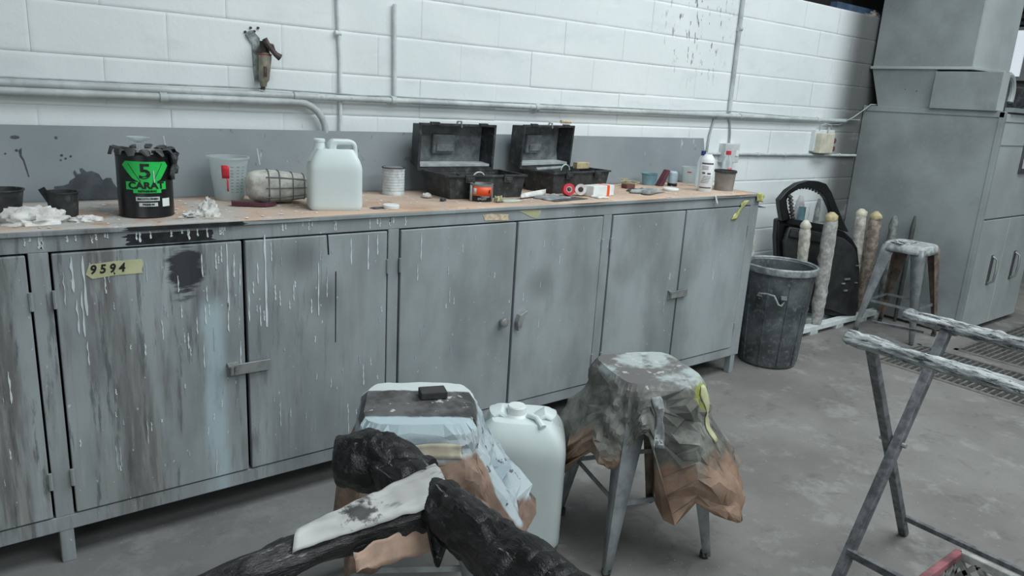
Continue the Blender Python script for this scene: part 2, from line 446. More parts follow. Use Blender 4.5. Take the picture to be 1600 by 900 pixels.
# store space seen over the top of the wall, its shade painted near-black
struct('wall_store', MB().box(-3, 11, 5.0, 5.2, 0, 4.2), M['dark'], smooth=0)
struct('wall_right', MB().box(10.8, 11, -5, 5.2, 0, 4.2), M['wall'], smooth=0)
ce = MB(); ce.box(-4, 11, -5, 5.2, 4.2, 4.35)
struct('ceiling', ce, plain('roof_sheet', (.35, .37, .37)), smooth=0)
st = struct('gap_shade_block', MB().box(4.3, 5.62, 3.2, 3.9, 2.0, 2.9), M['dark'], smooth=0)  # near-black block standing in for the shade above the wall
struct('trim_2', MB().box(5.0, 5.7, 2.95, 3.0, 2.10, 2.16), M['bluestrip'], smooth=0)
# far window bay at the right end
wr = MB(); wr.box(8.9, 9.0, 2.2, 4.2, 0, 4.2)
struct('wall_end', wr, M['wall'], smooth=0)
t_ = NT('bright_window', .4); t_.col((.85, .92, 1.0)); t_.b.inputs['Emission Color'].default_value = (.85, .93, 1, 1); t_.b.inputs['Emission Strength'].default_value = .75
win = struct('window_1', MB().box(8.86, 8.90, 2.6, 3.6, 1.9, 2.36), t_.m, smooth=0)
for z0 in (2.40, 2.46, 2.53, 2.62): obj('louvre', MB().box(8.82, 8.89, 2.5, 3.7, z0, z0+.03), M['cabd'], win, smooth=0)
obj('window_frame', MB().box(8.84, 8.91, 2.55, 3.65, 1.86, 1.9).box(8.84, 8.91, 2.55, 3.65, 2.35, 2.38).box(8.84, 8.91, 3.06, 3.10, 1.9, 2.36), M['cabf'], win, smooth=0)
struct('trim_3', MB().box(6.55, 8.9, 1.86, 3.2, 0, .03), M['kerb'], smooth=0)

# floor drain channels with their grates
def grate(name, x0, x1, y0, y1, label):
    t = thing(name, label, 'floor grate', ((x0+x1)/2, (y0+y1)/2, -.12))
    obj('frame', MB().box(x0, x0+.035, y0, y1, -.03, .004).box(x1-.02, x1, y0, y1, -.03, .004).box(x0, x1, y1-.025, y1, -.03, .004).box(x0, x1, y0, y0+.025, -.03, .004).box(x0+.005, x0+.02, y0, y1, -.12, -.03).box(x1-.015, x1, y0, y1, -.12, -.03), M['grate'], t, smooth=0)
    n = int((y1-y0)/.036)
    first = None
    for i in range(n):
        y = y0 + .03 + i*.036
        if y > y1-.03: break
        if y < -.6: continue
        if first is None:
            first = obj('bar', MB().box(x0+.03, x1-.02, y-.005, y+.005, -.028, 0), M['grate'], t, smooth=0); yf = y
        else:
            o = first.copy(); C.objects.link(o); o.location = (0, y-yf, 0)
    cr = MB()
    nx = int((x1-x0)/.09)
    for i in range(1, nx+1): cr.box(x0+i*.09-.002, x0+i*.09+.002, y0, y1, -.022, -.004)
    obj('cross_rod', cr, M['grate'], t, smooth=0, kind='stuff')
grate('floor_grate', 4.33, 4.93, -1.99, 1.97, 'steel bar floor grate passing under the wrapped trestle beams, nearer channel')
grate('floor_grate', 5.04, 6.40, -1.99, 1.80, 'wide steel bar floor grate in front of the tall grey cabinet')

# ================================================================ WORKBENCH CUPBOARD
BX0, BX1, BY, BB = -.86, 3.388, 2.262, 2.80
bench = thing('workbench_cupboard', 'long grey steel workbench cupboard streaked with paint along the block wall', 'workbench', (1.26, 2.5, 0))
posts = [(-.86, -.80), (.162, .208), (1.22, 1.262), (2.263, 2.312), (3.317, 3.388)]
f = MB()
f.box(BX0, BX1, BY, BY+.04, .93, .972)       # top rail
f.box(BX0, BX1, BY, BY+.04, .104, .15)       # bottom rail
obj('top_rail', MB().box(BX0, BX1, BY, BY+.04, .93, .9745), M['frame'], bench, bevel=.002, smooth=0)
obj('bottom_rail', MB().box(BX0, BX1, BY, BY+.04, .104, .15), M['frame'], bench, bevel=.002, smooth=0)
for a, b in posts:
    obj('post', MB().box(a, b, BY+.0005, BY+.0395, .15, .93), M['frame'], bench, bevel=.002, smooth=0)
obj('worktop', MB().box(BX0-.005, BX1+.008, BY-.008, BB, .9745, .988), M['frame'], bench, bevel=.002, smooth=0)
obj('carcass', MB().box(BX0, BX0+.003, BY+.04, BB, .104, .974).box(BX1-.003, BX1, BY+.04, BB, .104, .974)
    .box(BX0, BX1, BB-.003, BB, .104, .974).box(BX0, BX1, BY+.04, BB, .104, .108), M['frame'], bench, smooth=0)
for a, b in ((.167, .203), (1.222, 1.26), (2.27, 2.305), (3.33, 3.366), (-.85, -.81)):
    for yy in (BY+.002, BB-.042):
        obj('leg', MB().box(a, b, yy, yy+.036, 0, .104), M['frame'], bench, smooth=0, bevel=.002)

dspec = [(-.795, -.32), (-.314, .158), (.212, .716), (.722, 1.216), (1.266, 1.784), (1.790, 2.259), (2.316, 2.803), (2.809, 3.313)]
def drip(mb, x, z, L, wd, y=BY, t=.0016, sway=0.0):
    """a thin raised run of paint ending in a rounded bead"""
    n = 7; L_ = []; R_ = []
    for i in range(n+1):
        s = i/n; ww = wd*(.5+.25*math.sin(i*1.9+x*40)) * (1 if i < n-1 else .8)
        if i == 0: ww *= .5
        if i == n-1: ww = wd*.75
        xx = x + sway*s + .0025*noise.noise(Vector((x*9, z, s*5)))
        L_.append((xx-ww/2, z-L*s)); R_.append((xx+ww/2, z-L*s))
    poly = L_ + R_[::-1]
    mb.prism(poly, lambda a, b: Vector((a, y-t, b)), lambda a, b: Vector((a, y+.001, b)))
DY = BY-.004
big = {  # photographed runs: x, z top, length, width
 2: [(.668, .925, .21, .011), (.652, .92, .05, .008), (.688, .89, .07, .009), (.258, .92, .10, .012), (.285, .92, .17, .012), (.262, .80, .10, .008), (.275, .82, .13, .009), (.595, .9, .07, .007), (.605, .80, .05, .006), (.635, .9, .05, .008),
     (.598, .74, .06, .008), (.53, .75, .04, .007), (.545, .66, .05, .008), (.475, .71, .06, .006), (.36, .89, .03, .006), (.665, .74, .09, .007), (.525, .84, .05, .007), (.705, .86, .07, .006)],
 3: [(.785, .945, .30, .013), (.815, .78, .05, .01), (.83, .76, .05, .008), (.76, .86, .07, .007), (.765, .72, .07, .006), (.745, .80, .04, .008), (.875, .78, .06, .006), (.935, .72, .05, .007), (.96, .84, .18, .008), (.99, .79, .07, .006), (1.14, .92, .12, .009), (1.175, .92, .07, .009), (.805, .92, .06, .006), (.73, .77, .1, .007)],
 4: [(1.35, .915, .10, .007), (1.338, .80, .06, .006), (1.53, .86, .03, .005), (1.47, .78, .03, .005), (1.50, .66, .03, .005)],
 5: [(1.93, .85, .03, .005), (2.02, .78, .04, .005)],
 1: [(.05, .78, .05, .012), (.02, .90, .07, .008), (.07, .86, .1, .008), (.09, .62, .09, .009)],
}
smear = {  # jagged brushed patches: x0, x1, z0, z1
}
def jag(x0, x1, z0, z1, seed):
    rd = random.Random(seed); P = []
    n = 9
    for i in range(n+1): P.append((x0 + rd.uniform(-.018, .012) * (1 if i % 2 else .2), z0 + (z1-z0)*i/n))
    for i in range(n+1): P.append((x1 + rd.uniform(-.006, .014) * (1 if i % 2 else .2), z1 - (z1-z0)*i/n))
    return P
for k, (a, b) in enumerate(dspec):
    dr = obj('door', MB().box(a+.0025, b-.0025, DY, DY+.022, .155, .925), M['bench'], bench, smooth=0, bevel=.003)
    rd = random.Random(k+40)
    dm = MB(); db = MB()
    for d in big.get(k, []): drip(dm, d[0], d[1]-.005, d[2], d[3]*.8, DY)
    nr = {1: 34, 2: 42, 3: 34, 4: 11, 5: 6, 6: 4, 7: 5}.get(k, 0)
    for i in range(nr):
        x = rd.uniform(a+.015, b-.015); z = rd.uniform(.25, .92) if k < 4 else rd.uniform(.45, .9)
        L = rd.uniform(.008, .04) if rd.random() < .75 else rd.uniform(.05, .1)
        drip(dm if rd.random() < .45 else db, x, z, L, rd.uniform(.003, .0065), DY, .0011)
    if dm.v: obj('white_drips', dm, M['drip_w'], dr, smooth=0, kind='stuff')
    if db.v: obj('pale_drips', db, M['drip_b'], dr, smooth=0, kind='stuff')
    for j, s in enumerate(smear.get(k, [])):
        obj('black_smear', MB().prism(jag(*s, j+3), lambda x, z: Vector((x, DY-.0006, z)), lambda x, z: Vector((x, DY+.001, z))), M['drip_k'], dr, smooth=0)
    # hinges on the post side
    hx = {1: b, 2: a, 3: b, 4: a, 5: b, 6: a, 7: b, 0: a}[k]
    for hz in (.80, .27):
        obj('hinge', MB().tube([(hx, DY-.002, hz-.025), (hx, DY-.002, hz+.025)], .006, 8), M['frame'], dr)
# dark cracks on the third door
obj('black_smear', MB().prism([(.99, .93), (.995, .93), (.999, .86), (.994, .86)], lambda x, z: Vector((x, DY-.0008, z)), lambda x, z: Vector((x, DY+.001, z)))
    .prism([(1.02, .80), (1.024, .80), (1.022, .55), (1.019, .55)], lambda x, z: Vector((x, DY-.0008, z)), lambda x, z: Vector((x, DY+.001, z))), M['drip_k'], bench, smooth=0)
# drips and black brushing on the top rail
dm = MB()
for i in range(46):
    x = random.uniform(0, 1.3); drip(dm, x, .972, random.uniform(.01, .036), random.uniform(.004, .009), BY, .0012)
obj('white_drips', dm, M['drip_w'], bench, smooth=0, kind='stuff')
obj('black_smear', MB().prism(jag(.40, .63, .934, .966, 9), lambda x, z: Vector((x, BY-.0007, z)), lambda x, z: Vector((x, BY+.001, z)))
    .prism(jag(.40, .72, .975, .987, 2), lambda x, z: Vector((x, BY-.0090, z)), lambda x, z: Vector((x, BY-.007, z))), M['drip_k'], bench, smooth=0)
# latches
def hasp(x0, x1, z, y, parent):
    h = obj('hasp', MB().box(x0+.02, x1, y-.012, y-.006, z-.018, z+.018), M['steel'], parent, bevel=.0015, smooth=0)
    obj('staple', MB().box(x0, x0+.035, y-.006, y, z-.022, z+.024).box(x0+.006, x0+.016, y-.022, y, z-.012, z+.016).box(x0, x0+.03, y-.020, y, z+.012, z+.02), M['steel'], h, bevel=.001, smooth=0)
    return h
hasp(.655, .790, .515, DY, bench)
hasp(2.735, 2.868, .517, DY, bench)
k_ = obj('knob', MB().lathe([(.0, 0), (.012, 0), (.012, .012), (.019, .016), (.019, .026), (.012, .030), (0, .030)], 16,
        mt=Matrix.Translation((1.733, DY, .525)) @ Matrix.Rotation(R(90), 4, 'X')), M['steel'], bench)
obj('lever', MB().prism([(1.80, .515), (1.812, .545), (1.85, .562), (1.848, .552), (1.828, .528), (1.822, .492), (1.806, .478)],
        lambda x, z: Vector((x, DY-.024, z)), lambda x, z: Vector((x, DY, z))), M['steel'], bench, bevel=.002, smooth=0)
# tapes on the bench front
def tape(name, poly, mat, y, label, cat='tape', lumps=0.0):
    return tag(obj(name, MB().prism(poly, lambda x, z: Vector((x, y-.0014, z)), lambda x, z: Vector((x, y, z))), mat, smooth=0), label, cat)
tp = thing('masking_tape', 'strip of masking tape with a handwritten number on the left cupboard door', 'tape', (.365, DY-.001, .85))
obj('strip', MB().prism([(.290, .862), (.300, .889), (.36, .893), (.432, .893), (.436, .88), (.430, .862), (.433, .853), (.36, .853), (.305, .848)],
    lambda x, z: Vector((x, DY-.0016, z)), lambda x, z: Vector((x, DY, z))), M['tape'], tp, smooth=0)
obj('handwriting', text_mb('9 5 9 4', .034, lambda x, y, d: Vector((.345+x*.9+y*.15, DY-.0017-d, .873+y)), bold=.0012), M['blackink'], tp, smooth=0)
tape('masking_tape', [(1.618, .962), (1.66, .965), (1.742, .958), (1.738, .950), (1.745, .934), (1.68, .938), (1.63, .940)], M['tape2'], BY, 'pale orange strip of tape on the bench top rail below the orange tin')
tape('masking_tape', [(1.795, .969), (1.84, .972), (1.905, .968), (1.90, .948), (1.885, .934), (1.85, .944)], M['tape'], BY, 'greenish yellow tape scrap on the bench top rail below the folded paper')
g = MB()
g.grid(lambda u, v: Vector((3.175 + .09*v + (u-.5)*(.035+.015*math.sin(v*9)), BY-.004-.006*abs(math.sin(u*7+v*11)), .862 + .095*v)), 6, 14)
tag(obj('masking_tape', g, M['tapeg'], thick=.001), 'crinkled yellow tape hanging down the last cupboard door', 'tape')
g = MB()
g.grid(lambda u, v: Vector((3.345 + .06*u, BY-.012-.003*math.sin(u*9+v*7), .952 + .045*v - .01*u)), 7, 6)
tag(obj('masking_tape', g, M['tapeg'], thick=.001), 'yellow tape lump wrapped on the right front corner of the bench', 'tape')

# card covering on the worktop
T = .992
cv = MB()
def cov(u, v):
    x = -.84 + u*(4.19); fr = BY + .004 + .012*noise.noise(Vector((x*3, 0, 2))) - .010
    y = fr + v*(2.755-fr)
    z = T - .0007 + .0012*noise.noise(Vector((x*6, y*6, 0))) - (.0030 if v == 0 else 0)
    return Vector((x, y, z))
cv.grid(cov, 130, 12)
tag(obj('card_covering', cv, M['cover'], thick=.0015, smooth=60), 'brown card covering on the worktop dusted with grey and white paint', 'covering')
# loose scraps
def scrap(x, y, s, mat, label, name='paper_scrap', seed=1, h=.004, ax=1.0, rot=0.0, group=None, cat='scrap'):
    g = MB()
    def fn(u, v):
        a = (u-.5)*s*ax; b = (v-.5)*s
        k = 1 + .35*noise.noise(Vector((u*3+seed, v*3, seed)))
        a, b = a*k*math.cos(rot)-b*k*math.sin(rot), a*k*math.sin(rot)+b*k*math.cos(rot)
        return Vector((x+a, y+b, T+.0012+h*(.5+.5*abs(noise.noise(Vector((u*4, v*4, seed*3.3)))+.3))*(1 if 0 < u < 1 and 0 < v < 1 else .2)))
    g.grid(fn, 9, 9)
    return tag(obj(name, g, mat, thick=.001, smooth=30), label, cat, group)

# backboard
bd = thing('backboard', 'long grey painted board leaning against the block wall behind the bench', 'board', (1.36, 2.78, T))
def by(z): return 2.762 + (z-T)*.155     # leans back to the wall
poly = [(-.84, T), (3.55, T), (3.60, 1.06), (3.615, 1.10), (3.56, 1.17), (3.555, 1.232), (3.1, 1.231), (-.84, 1.226)]
obj('panel', MB().prism(poly, lambda x, z: Vector((x, by(z), z)), lambda x, z: Vector((x, by(z)+.009, z))), M['board'], bd, smooth=0)
sp = [(.29, T+.001), (.47, T+.001), (.475, 1.02), (.46, 1.045), (.455, 1.062), (.44, 1.062), (.43, 1.055), (.42, 1.075), (.40, 1.085), (.385, 1.082), (.372, 1.095), (.366, 1.092), (.37, 1.078), (.358, 1.075), (.352, 1.088), (.347, 1.082), (.352, 1.066), (.335, 1.055), (.33, 1.045), (.315, 1.04), (.29, 1.038)]
obj('paint_splash', MB().prism(sp, lambda x, z: Vector((x, by(z)-.0015, z)), lambda x, z: Vector((x, by(z), z))), M['splash'], bd, smooth=0)
rn = MB()
rn.prism([(.205, 1.15), (.214, 1.158), (.212, 1.135), (.218, 1.12), (.226, 1.07), (.223, 1.068), (.214, 1.118), (.207, 1.132)], lambda x, z: Vector((x, by(z)-.001, z)), lambda x, z: Vector((x, by(z), z)))
for (x, z, s) in ((.20, 1.19, .008), (.31, 1.19, .007), (.20, 1.15, .006), (.32, 1.135, .006), (.33, 1.125, .005), (.345, 1.132, .005), (.316, 1.12, .004), (.17, 1.14, .004)):
    rn.prism([(x+s*math.cos(a)*(1.6 if s > .007 else .7), z+s*.7*math.sin(a)) for a in [i*PI/4 for i in range(8)]], lambda x, z: Vector((x, by(z)-.001, z)), lambda x, z: Vector((x, by(z), z)))
obj('black_drips', rn, M['splash'], bd, smooth=0, kind='stuff')
wd = MB()
for (x, z, L) in ((.63, 1.2, .05), (.655, 1.12, .035), (.95, 1.16, .06), (.66, 1.16, .02), (.09, 1.08, .03), (1.28, 1.2, .02), (.6, 1.1, .03)):
    wd.prism([(x-.003, z), (x+.002, z), (x+.008, z-L), (x+.003, z-L)], lambda x, z: Vector((x, by(z)-.001, z)), lambda x, z: Vector((x, by(z), z)))
obj('white_drips', wd, M['drip_b'], bd, smooth=0, kind='stuff')

# ================================================================ ITEMS ON THE BENCH
def cup(name, label, x, y, r0, r1, h, mat, cat='cup', wallt=.002, rim=True, n=32, z=T):
    t = thing(name, label, cat, (x, y, z))
    obj('body', MB().lathe([(0, .001), (r0, 0), (r1, h), (r1+.003, h), (r1+.003, h+.004), (r1-wallt, h+.003), (r0-wallt, .005), (0, .005)], n, (x, y, z)), mat, t)
    return t
c1 = cup('paint_cup', 'black paint cup behind the white rag at the left end of the bench', .139, 2.56, .042, .052, .066, M['bplastic'])
obj('paint', MB().lathe([(0, .045), (.045, .045), (.045, .046), (0, .046)], 24, (.139, 2.56, T)), M['black'], c1)
c2 = cup('paint_cup', 'black paint cup with a spatula standing to the right of the white rag', .276, 2.466, .036, .041, .068, M['bplastic'])
obj('paint', MB().lathe([(0, .05), (.036, .05), (.036, .051), (0, .051)], 24, (.276, 2.466, T)), M['black'], c2)
tag(obj('spatula', MB().bar((.262, 2.46, T+.01), (.225, 2.46, T+.082), .018, .002, (0, 1, 0)), M['black'], smooth=0), 'black spatula leaning in the black cup beside the rag', 'spatula')

def crumple_blob(name, x, y, rx, ry, h, mat, label, cat, seed, amp=.35, z=T, n=40, fs=3.0):
    g = MB()
    def fn(u, v):
        a = u*2*PI; ph = v*PI/2
        d = Vector((math.cos(a)*math.cos(ph), math.sin(a)*math.cos(ph), math.sin(ph)))
        k = 1 + amp*noise.noise(d*fs + Vector((seed, 0, 0))) - amp*.9*abs(noise.noise(d*fs*2.1 + Vector((0, seed, 0))))
        return Vector((x+d.x*rx*k, y+d.y*ry*k, z+max(0, d.z*h*k)))
    g.grid(fn, n, 16, closed=True)
    g.add([fn(i/n, 0) for i in range(n)], [tuple(range(n))])
    return tag(obj(name, g, mat, smooth=50), label, cat)
crumple_blob('rag', .195, 2.375, .088, .062, .044, M['rag'], 'crumpled white rag lying in front of two black cups', 'rag', 4, .32)
crumple_blob('rag', .315, 2.36, .045, .030, .016, M['rag'], 'small white rag scrap at the foot of the black cup', 'rag', 9, .35)
crumple_blob('paper_ball', .645, 2.35, .034, .026, .052, M['rag'], 'crumpled cream paper ball between the black can and the mixing cup', 'paper', 2, .5)
crumple_blob('paper_scrap', .60, 2.35, .035, .03, .016, M['rag'], 'flattened white paper scrap left of the cream paper ball', 'paper', 12, .7)

# big black paint can with green label
cx, cy, cr, chh = .488, 2.424, .0765, .190
can = thing('paint_can', 'large black paint can with green label and black tape hanging from its rim', 'paint can', (cx, cy, T))
obj('body', MB().lathe([(0, 0), (cr-.002, 0), (cr, .004), (cr-.001, .010), (cr-.001, chh-.006), (cr+.002, chh-.003), (cr, chh), (cr-.006, chh), (cr-.010, chh-.014), (0, chh-.014)], 48, (cx, cy, T)), M['black'], can)
fa = math.atan2(-cy, -cx) + R(2)        # label faces the room
def oncan(x, z, off=.0006, r=cr):
    a = fa + x/r
    return Vector((cx+(r+off)*math.cos(a), cy+(r+off)*math.sin(a), T+z))
def canpatch(poly, off0, off1, sub=1):
    # densify polygon into strips so that it follows the round can
    mb = MB(); xs = [p[0] for p in poly]; x0, x1 = min(xs), max(xs); n = max(2, int((x1-x0)/.004))
    def span(x):
        zs = []
        for i in range(len(poly)):
            a, b = poly[i], poly[(i+1) % len(poly)]
            if a[0] == b[0]: continue
            t = (x-a[0])/(b[0]-a[0])
            if -1e-9 <= t <= 1+1e-9: zs.append(a[1]+t*(b[1]-a[1]))
        return min(zs), max(zs)
    P = [x0+(x1-x0)*(i/n) for i in range(n+1)]
    P = sorted(set([round(p, 6) for p in P] + [round(v, 6) for v in xs]))
    vs = []; fs = []
    for x in P:
        e = 1e-6 if x <= x0+1e-9 else (-1e-6 if x >= x1-1e-9 else 0)
        lo, hi = span(x+e)
        vs += [oncan(x, lo, off0), oncan(x, hi, off0), oncan(x, lo, off1), oncan(x, hi, off1)]
    for i in range(len(P)-1):
        a = i*4; b = a+4
        fs += [(a+2, b+2, b+3, a+3), (a, a+1, b+1, b), (a+1, a+3, b+3, b+1), (a, b, b+2, a+2)]
    fs += [(0, 2, 3, 1), (len(vs)-4, len(vs)-3, len(vs)-1, len(vs)-2)]
    return mb.add(vs, fs)
lb = canpatch([(-.066, .155), (-.054, .167), (.058, .165), (.067, .153), (.040, .114), (.022, .106), (-.014, .106), (-.036, .118)], .0002, .0012)
b2 = canpatch([(-.056, .108), (.056, .108), (.056, .085), (-.056, .085)], .0002, .0014); lb.add(b2.v, b2.f)
b2 = canpatch([(-.036, .086), (.040, .086), (.040, .075), (-.036, .075)], .0002, .0012); lb.add(b2.v, b2.f)
lab = obj('label', lb, M['green'], can, smooth=20)
for txt, sz, zx, zz, bo, sx in (('5', .060, -.002, .136, .0012, 1.15), ('CARAT', .0265, .0, .0965, .0012, 1.12), ('REFINISHING', .0085, .002, .0805, .0003, 1.0)):
    obj('lettering', text_mb(txt, sz, lambda x, y, d: oncan(zx+x, zz+y, .0015+d), bold=bo, sx=sx), M['blackink'], lab, smooth=0)
fa_l = MB()
for a, b in (((-.046, .160), (-.014, .108)), ((.046, .160), (.018, .108))):
    n = 10; pv = []
    for i in range(n+1):
        t = i/n; x = a[0]+(b[0]-a[0])*t; z = a[1]+(b[1]-a[1])*t
        pv += [oncan(x-.001, z, .0014), oncan(x+.001, z, .0014)]
    fa_l.add(pv, [(2*i, 2*i+1, 2*i+3, 2*i+2) for i in range(n)])
obj('label_line', fa_l, M['blackink'], lab, smooth=0)
stk = MB()
for (x0, x1, z0, z1) in ((-.030, .034, .052, .064), (-.022, .028, .036, .047)):
    q = canpatch([(x0, z1), (x1, z1), (x1, z0), (x0, z0)], .0002, .0012); stk.add(q.v, q.f)
stk_o = obj('sticker', stk, M['tinw'], can, smooth=20)
obj('lettering', text_mb('SMOOTH FINISH', .0075, lambda x, y, d: oncan(.002+x, .058+y, .0013+d), bold=.0003), M['blackink'], stk_o, smooth=0)
obj('lettering', text_mb('PREMIUM', .0075, lambda x, y, d: oncan(.003+x, .0415+y, .0013+d), bold=.0003), M['blackink'], stk_o, smooth=0)
q = canpatch([(.042, .058), (.067, .058), (.067, .034), (.042, .034)], .0002, .0012)
obj('sticker', q, M['white'], can, smooth=20)
q = canpatch([(.019, .140), (.0215, .140), (.0225, .106), (.020, .106)], .0012, .003)
obj('white_drip', q, M['drip_w'], can, smooth=20)
# peeling black tape / paint skin around the rim
tp_ = MB()
for i in range(13):
    a = i*2*PI/13 + .2; rd = random.Random(i)
    L = rd.uniform(.03, .055); z0 = chh+.004
    p = [Vector((cx+(cr-.02)*math.cos(a), cy+(cr-.02)*math.sin(a), T+z0)), Vector((cx+(cr+.006)*math.cos(a), cy+(cr+.006)*math.sin(a), T+z0+rd.uniform(0, .008))), Vector((cx+(cr+.014)*math.cos(a+.1), cy+(cr+.014)*math.sin(a+.1), T+z0-.012))]
    tp_.tube(p, [.006, .008, .004], 6, lump=.5, ls=90, flat=(1.7, .6), seed=i)
for k in range(3):
    a = fa + R(62+k*12)
    pts = [(cx+(cr+.008+.004*math.sin(i*1.3+k))*math.cos(a+.05*math.sin(i+k)), cy+(cr+.008+.004*math.sin(i*1.3+k))*math.sin(a+.05*math.sin(i+k)), T+chh-.002-i*.0155) for i in range(6-k)]
    tp_.tube(pts, [.011, .013, .010, .013, .011, .009][:6-k], 8, lump=.7, ls=60, flat=(1.4, .7), seed=k+4)
obj('peeling_tape', tp_, M['bplastic'], can, smooth=25)
obj('lid', MB().lathe([(0, chh-.004), (cr-.012, chh-.004), (cr-.008, chh+.002), (cr-.014, chh+.004), (0, chh)], 32, (cx, cy, T)), M['steel'], can)
fn_ = thing('plastic_funnel', 'small clear plastic cup upside down on top of the large black paint can', 'funnel', (cx-.01, cy, T+chh+.002))
obj('body', MB().lathe([(.006, 0), (.006, .018), (.028, .030), (.033, .038), (.031, .040), (.024, .032), (0, .024)], 24, (cx-.012, cy, T+chh+.002)), M['clear'], fn_)

# clear mixing cup with red print
mx, my = .808, 2.672
mc = thing('mixing_cup', 'translucent mixing cup with red print standing left of the cream bundle', 'mixing cup', (mx, my, T))
rr0, rr1, hh = .048, .066, .145
mp = [(0, 0), (rr0, 0)]
mp += [(rr0+(rr1-rr0)*i/10, hh*i/10) for i in range(1, 11)] + [(rr1+.006, hh), (rr1+.006, hh+.006), (rr1-.002, hh+.005), (rr0-.002, .003), (0, .003)]
obj('body', MB().lathe(mp, 36, (mx, my, T)), M['clear'], mc)
ma = math.atan2(-my, -mx)
def onmix(x, z, off): 
    r = rr0+(rr1-rr0)*z/hh+off; a = ma + x/.055
    return Vector((mx+r*math.cos(a), my+r*math.sin(a), T+z))
pr_ = MB()
pr_.grid(lambda u, v: onmix(-.020+.022*u, .080+.045*v, .0015), 6, 4)
pr_.grid(lambda u, v: onmix(-.006+.005*u, .035+.045*v, .0015), 3, 4)
obj('red_print', pr_, M['red'], mc, thick=.0004)
for i in range(3):
    g = MB()
    for k in range(9): g.grid(lambda u, v: onmix(.006+i*.018+.009*u, .03+k*.011+.0022*v, .0012), 4, 2)
    obj('scale_marks', g, M['greypaper'], mc, thick=.0003, kind='stuff')

# cream bundle lying on its side, held by wires
bu = thing('wire_bound_bottle', 'cream plastic bottle lying on its side bound with grey wire', 'bottle', (.94, 2.56, T))
prof = [(-.105, .030), (-.103, .040), (-.080, .050), (-.045, .055), (0, .053), (.045, .047), (.088, .042), (.098, .034), (.100, .02)]
d = Vector((.97, -.22, 0)).normalized(); nn = Vector((-d.y, d.x, 0))
def bpt(s, ang, k=1.0):
    for i in range(len(prof)-1):
        if prof[i][0] <= s <= prof[i+1][0]:
            t = (s-prof[i][0])/(prof[i+1][0]-prof[i][0]); r = prof[i][1]+(prof[i+1][1]-prof[i][1])*t; break
    else: r = prof[-1][1] if s > 0 else prof[0][1]
    ca, sa = math.cos(ang), math.sin(ang); e = .62
    cc = math.copysign(abs(ca)**e, ca); ss = math.copysign(abs(sa)**e, sa)
    return Vector((.94, 2.555, T)) + d*s + nn*(cc*r*1.05*k) + Vector((0, 0, .0585 + ss*r*k))
g = MB(); g.grid(lambda u, v: bpt(-.105+.205*v, u*2*PI, 1+.02*noise.noise(Vector((u*9, v*9, 1)))), 40, 24, closed=True)
for vv_ in (-.105, .0999): g.add([bpt(vv_, i/40*2*PI) for i in range(40)], [tuple(range(40))])
obj('body', g, M['bundle'], bu, smooth=60)
for s in (-.035, .0, .045, .085):
    obj('wire', MB().tube([bpt(s, i/24*2*PI, 1.03) for i in range(25)], .0022, 6, cap=False), M['wire'], bu)
for a in (180, 205, 150, 235):
    obj('wire', MB().tube([bpt(-.045+.14*i/10, R(a), 1.03) for i in range(11)], .0022, 6), M['wire'], bu)
tag(obj('abrasive_pad', MB().add([(.765, 2.51, T+.003), (.86, 2.455, T+.003), (.905, 2.475, T+.003), (.86, 2.545, T+.003), (.77, 2.53, T+.018), (.765, 2.51, T+.016), (.86, 2.455, T+.014), (.903, 2.475, T+.016)],
    [(0, 1, 2, 3), (5, 6, 7, 3, 4), (0, 5, 6, 1), (1, 6, 7, 2), (2, 7, 3), (0, 3, 4, 5)]), M['maroon'], smooth=0), 'flat maroon pad lying in front of the mixing cup', 'pad')

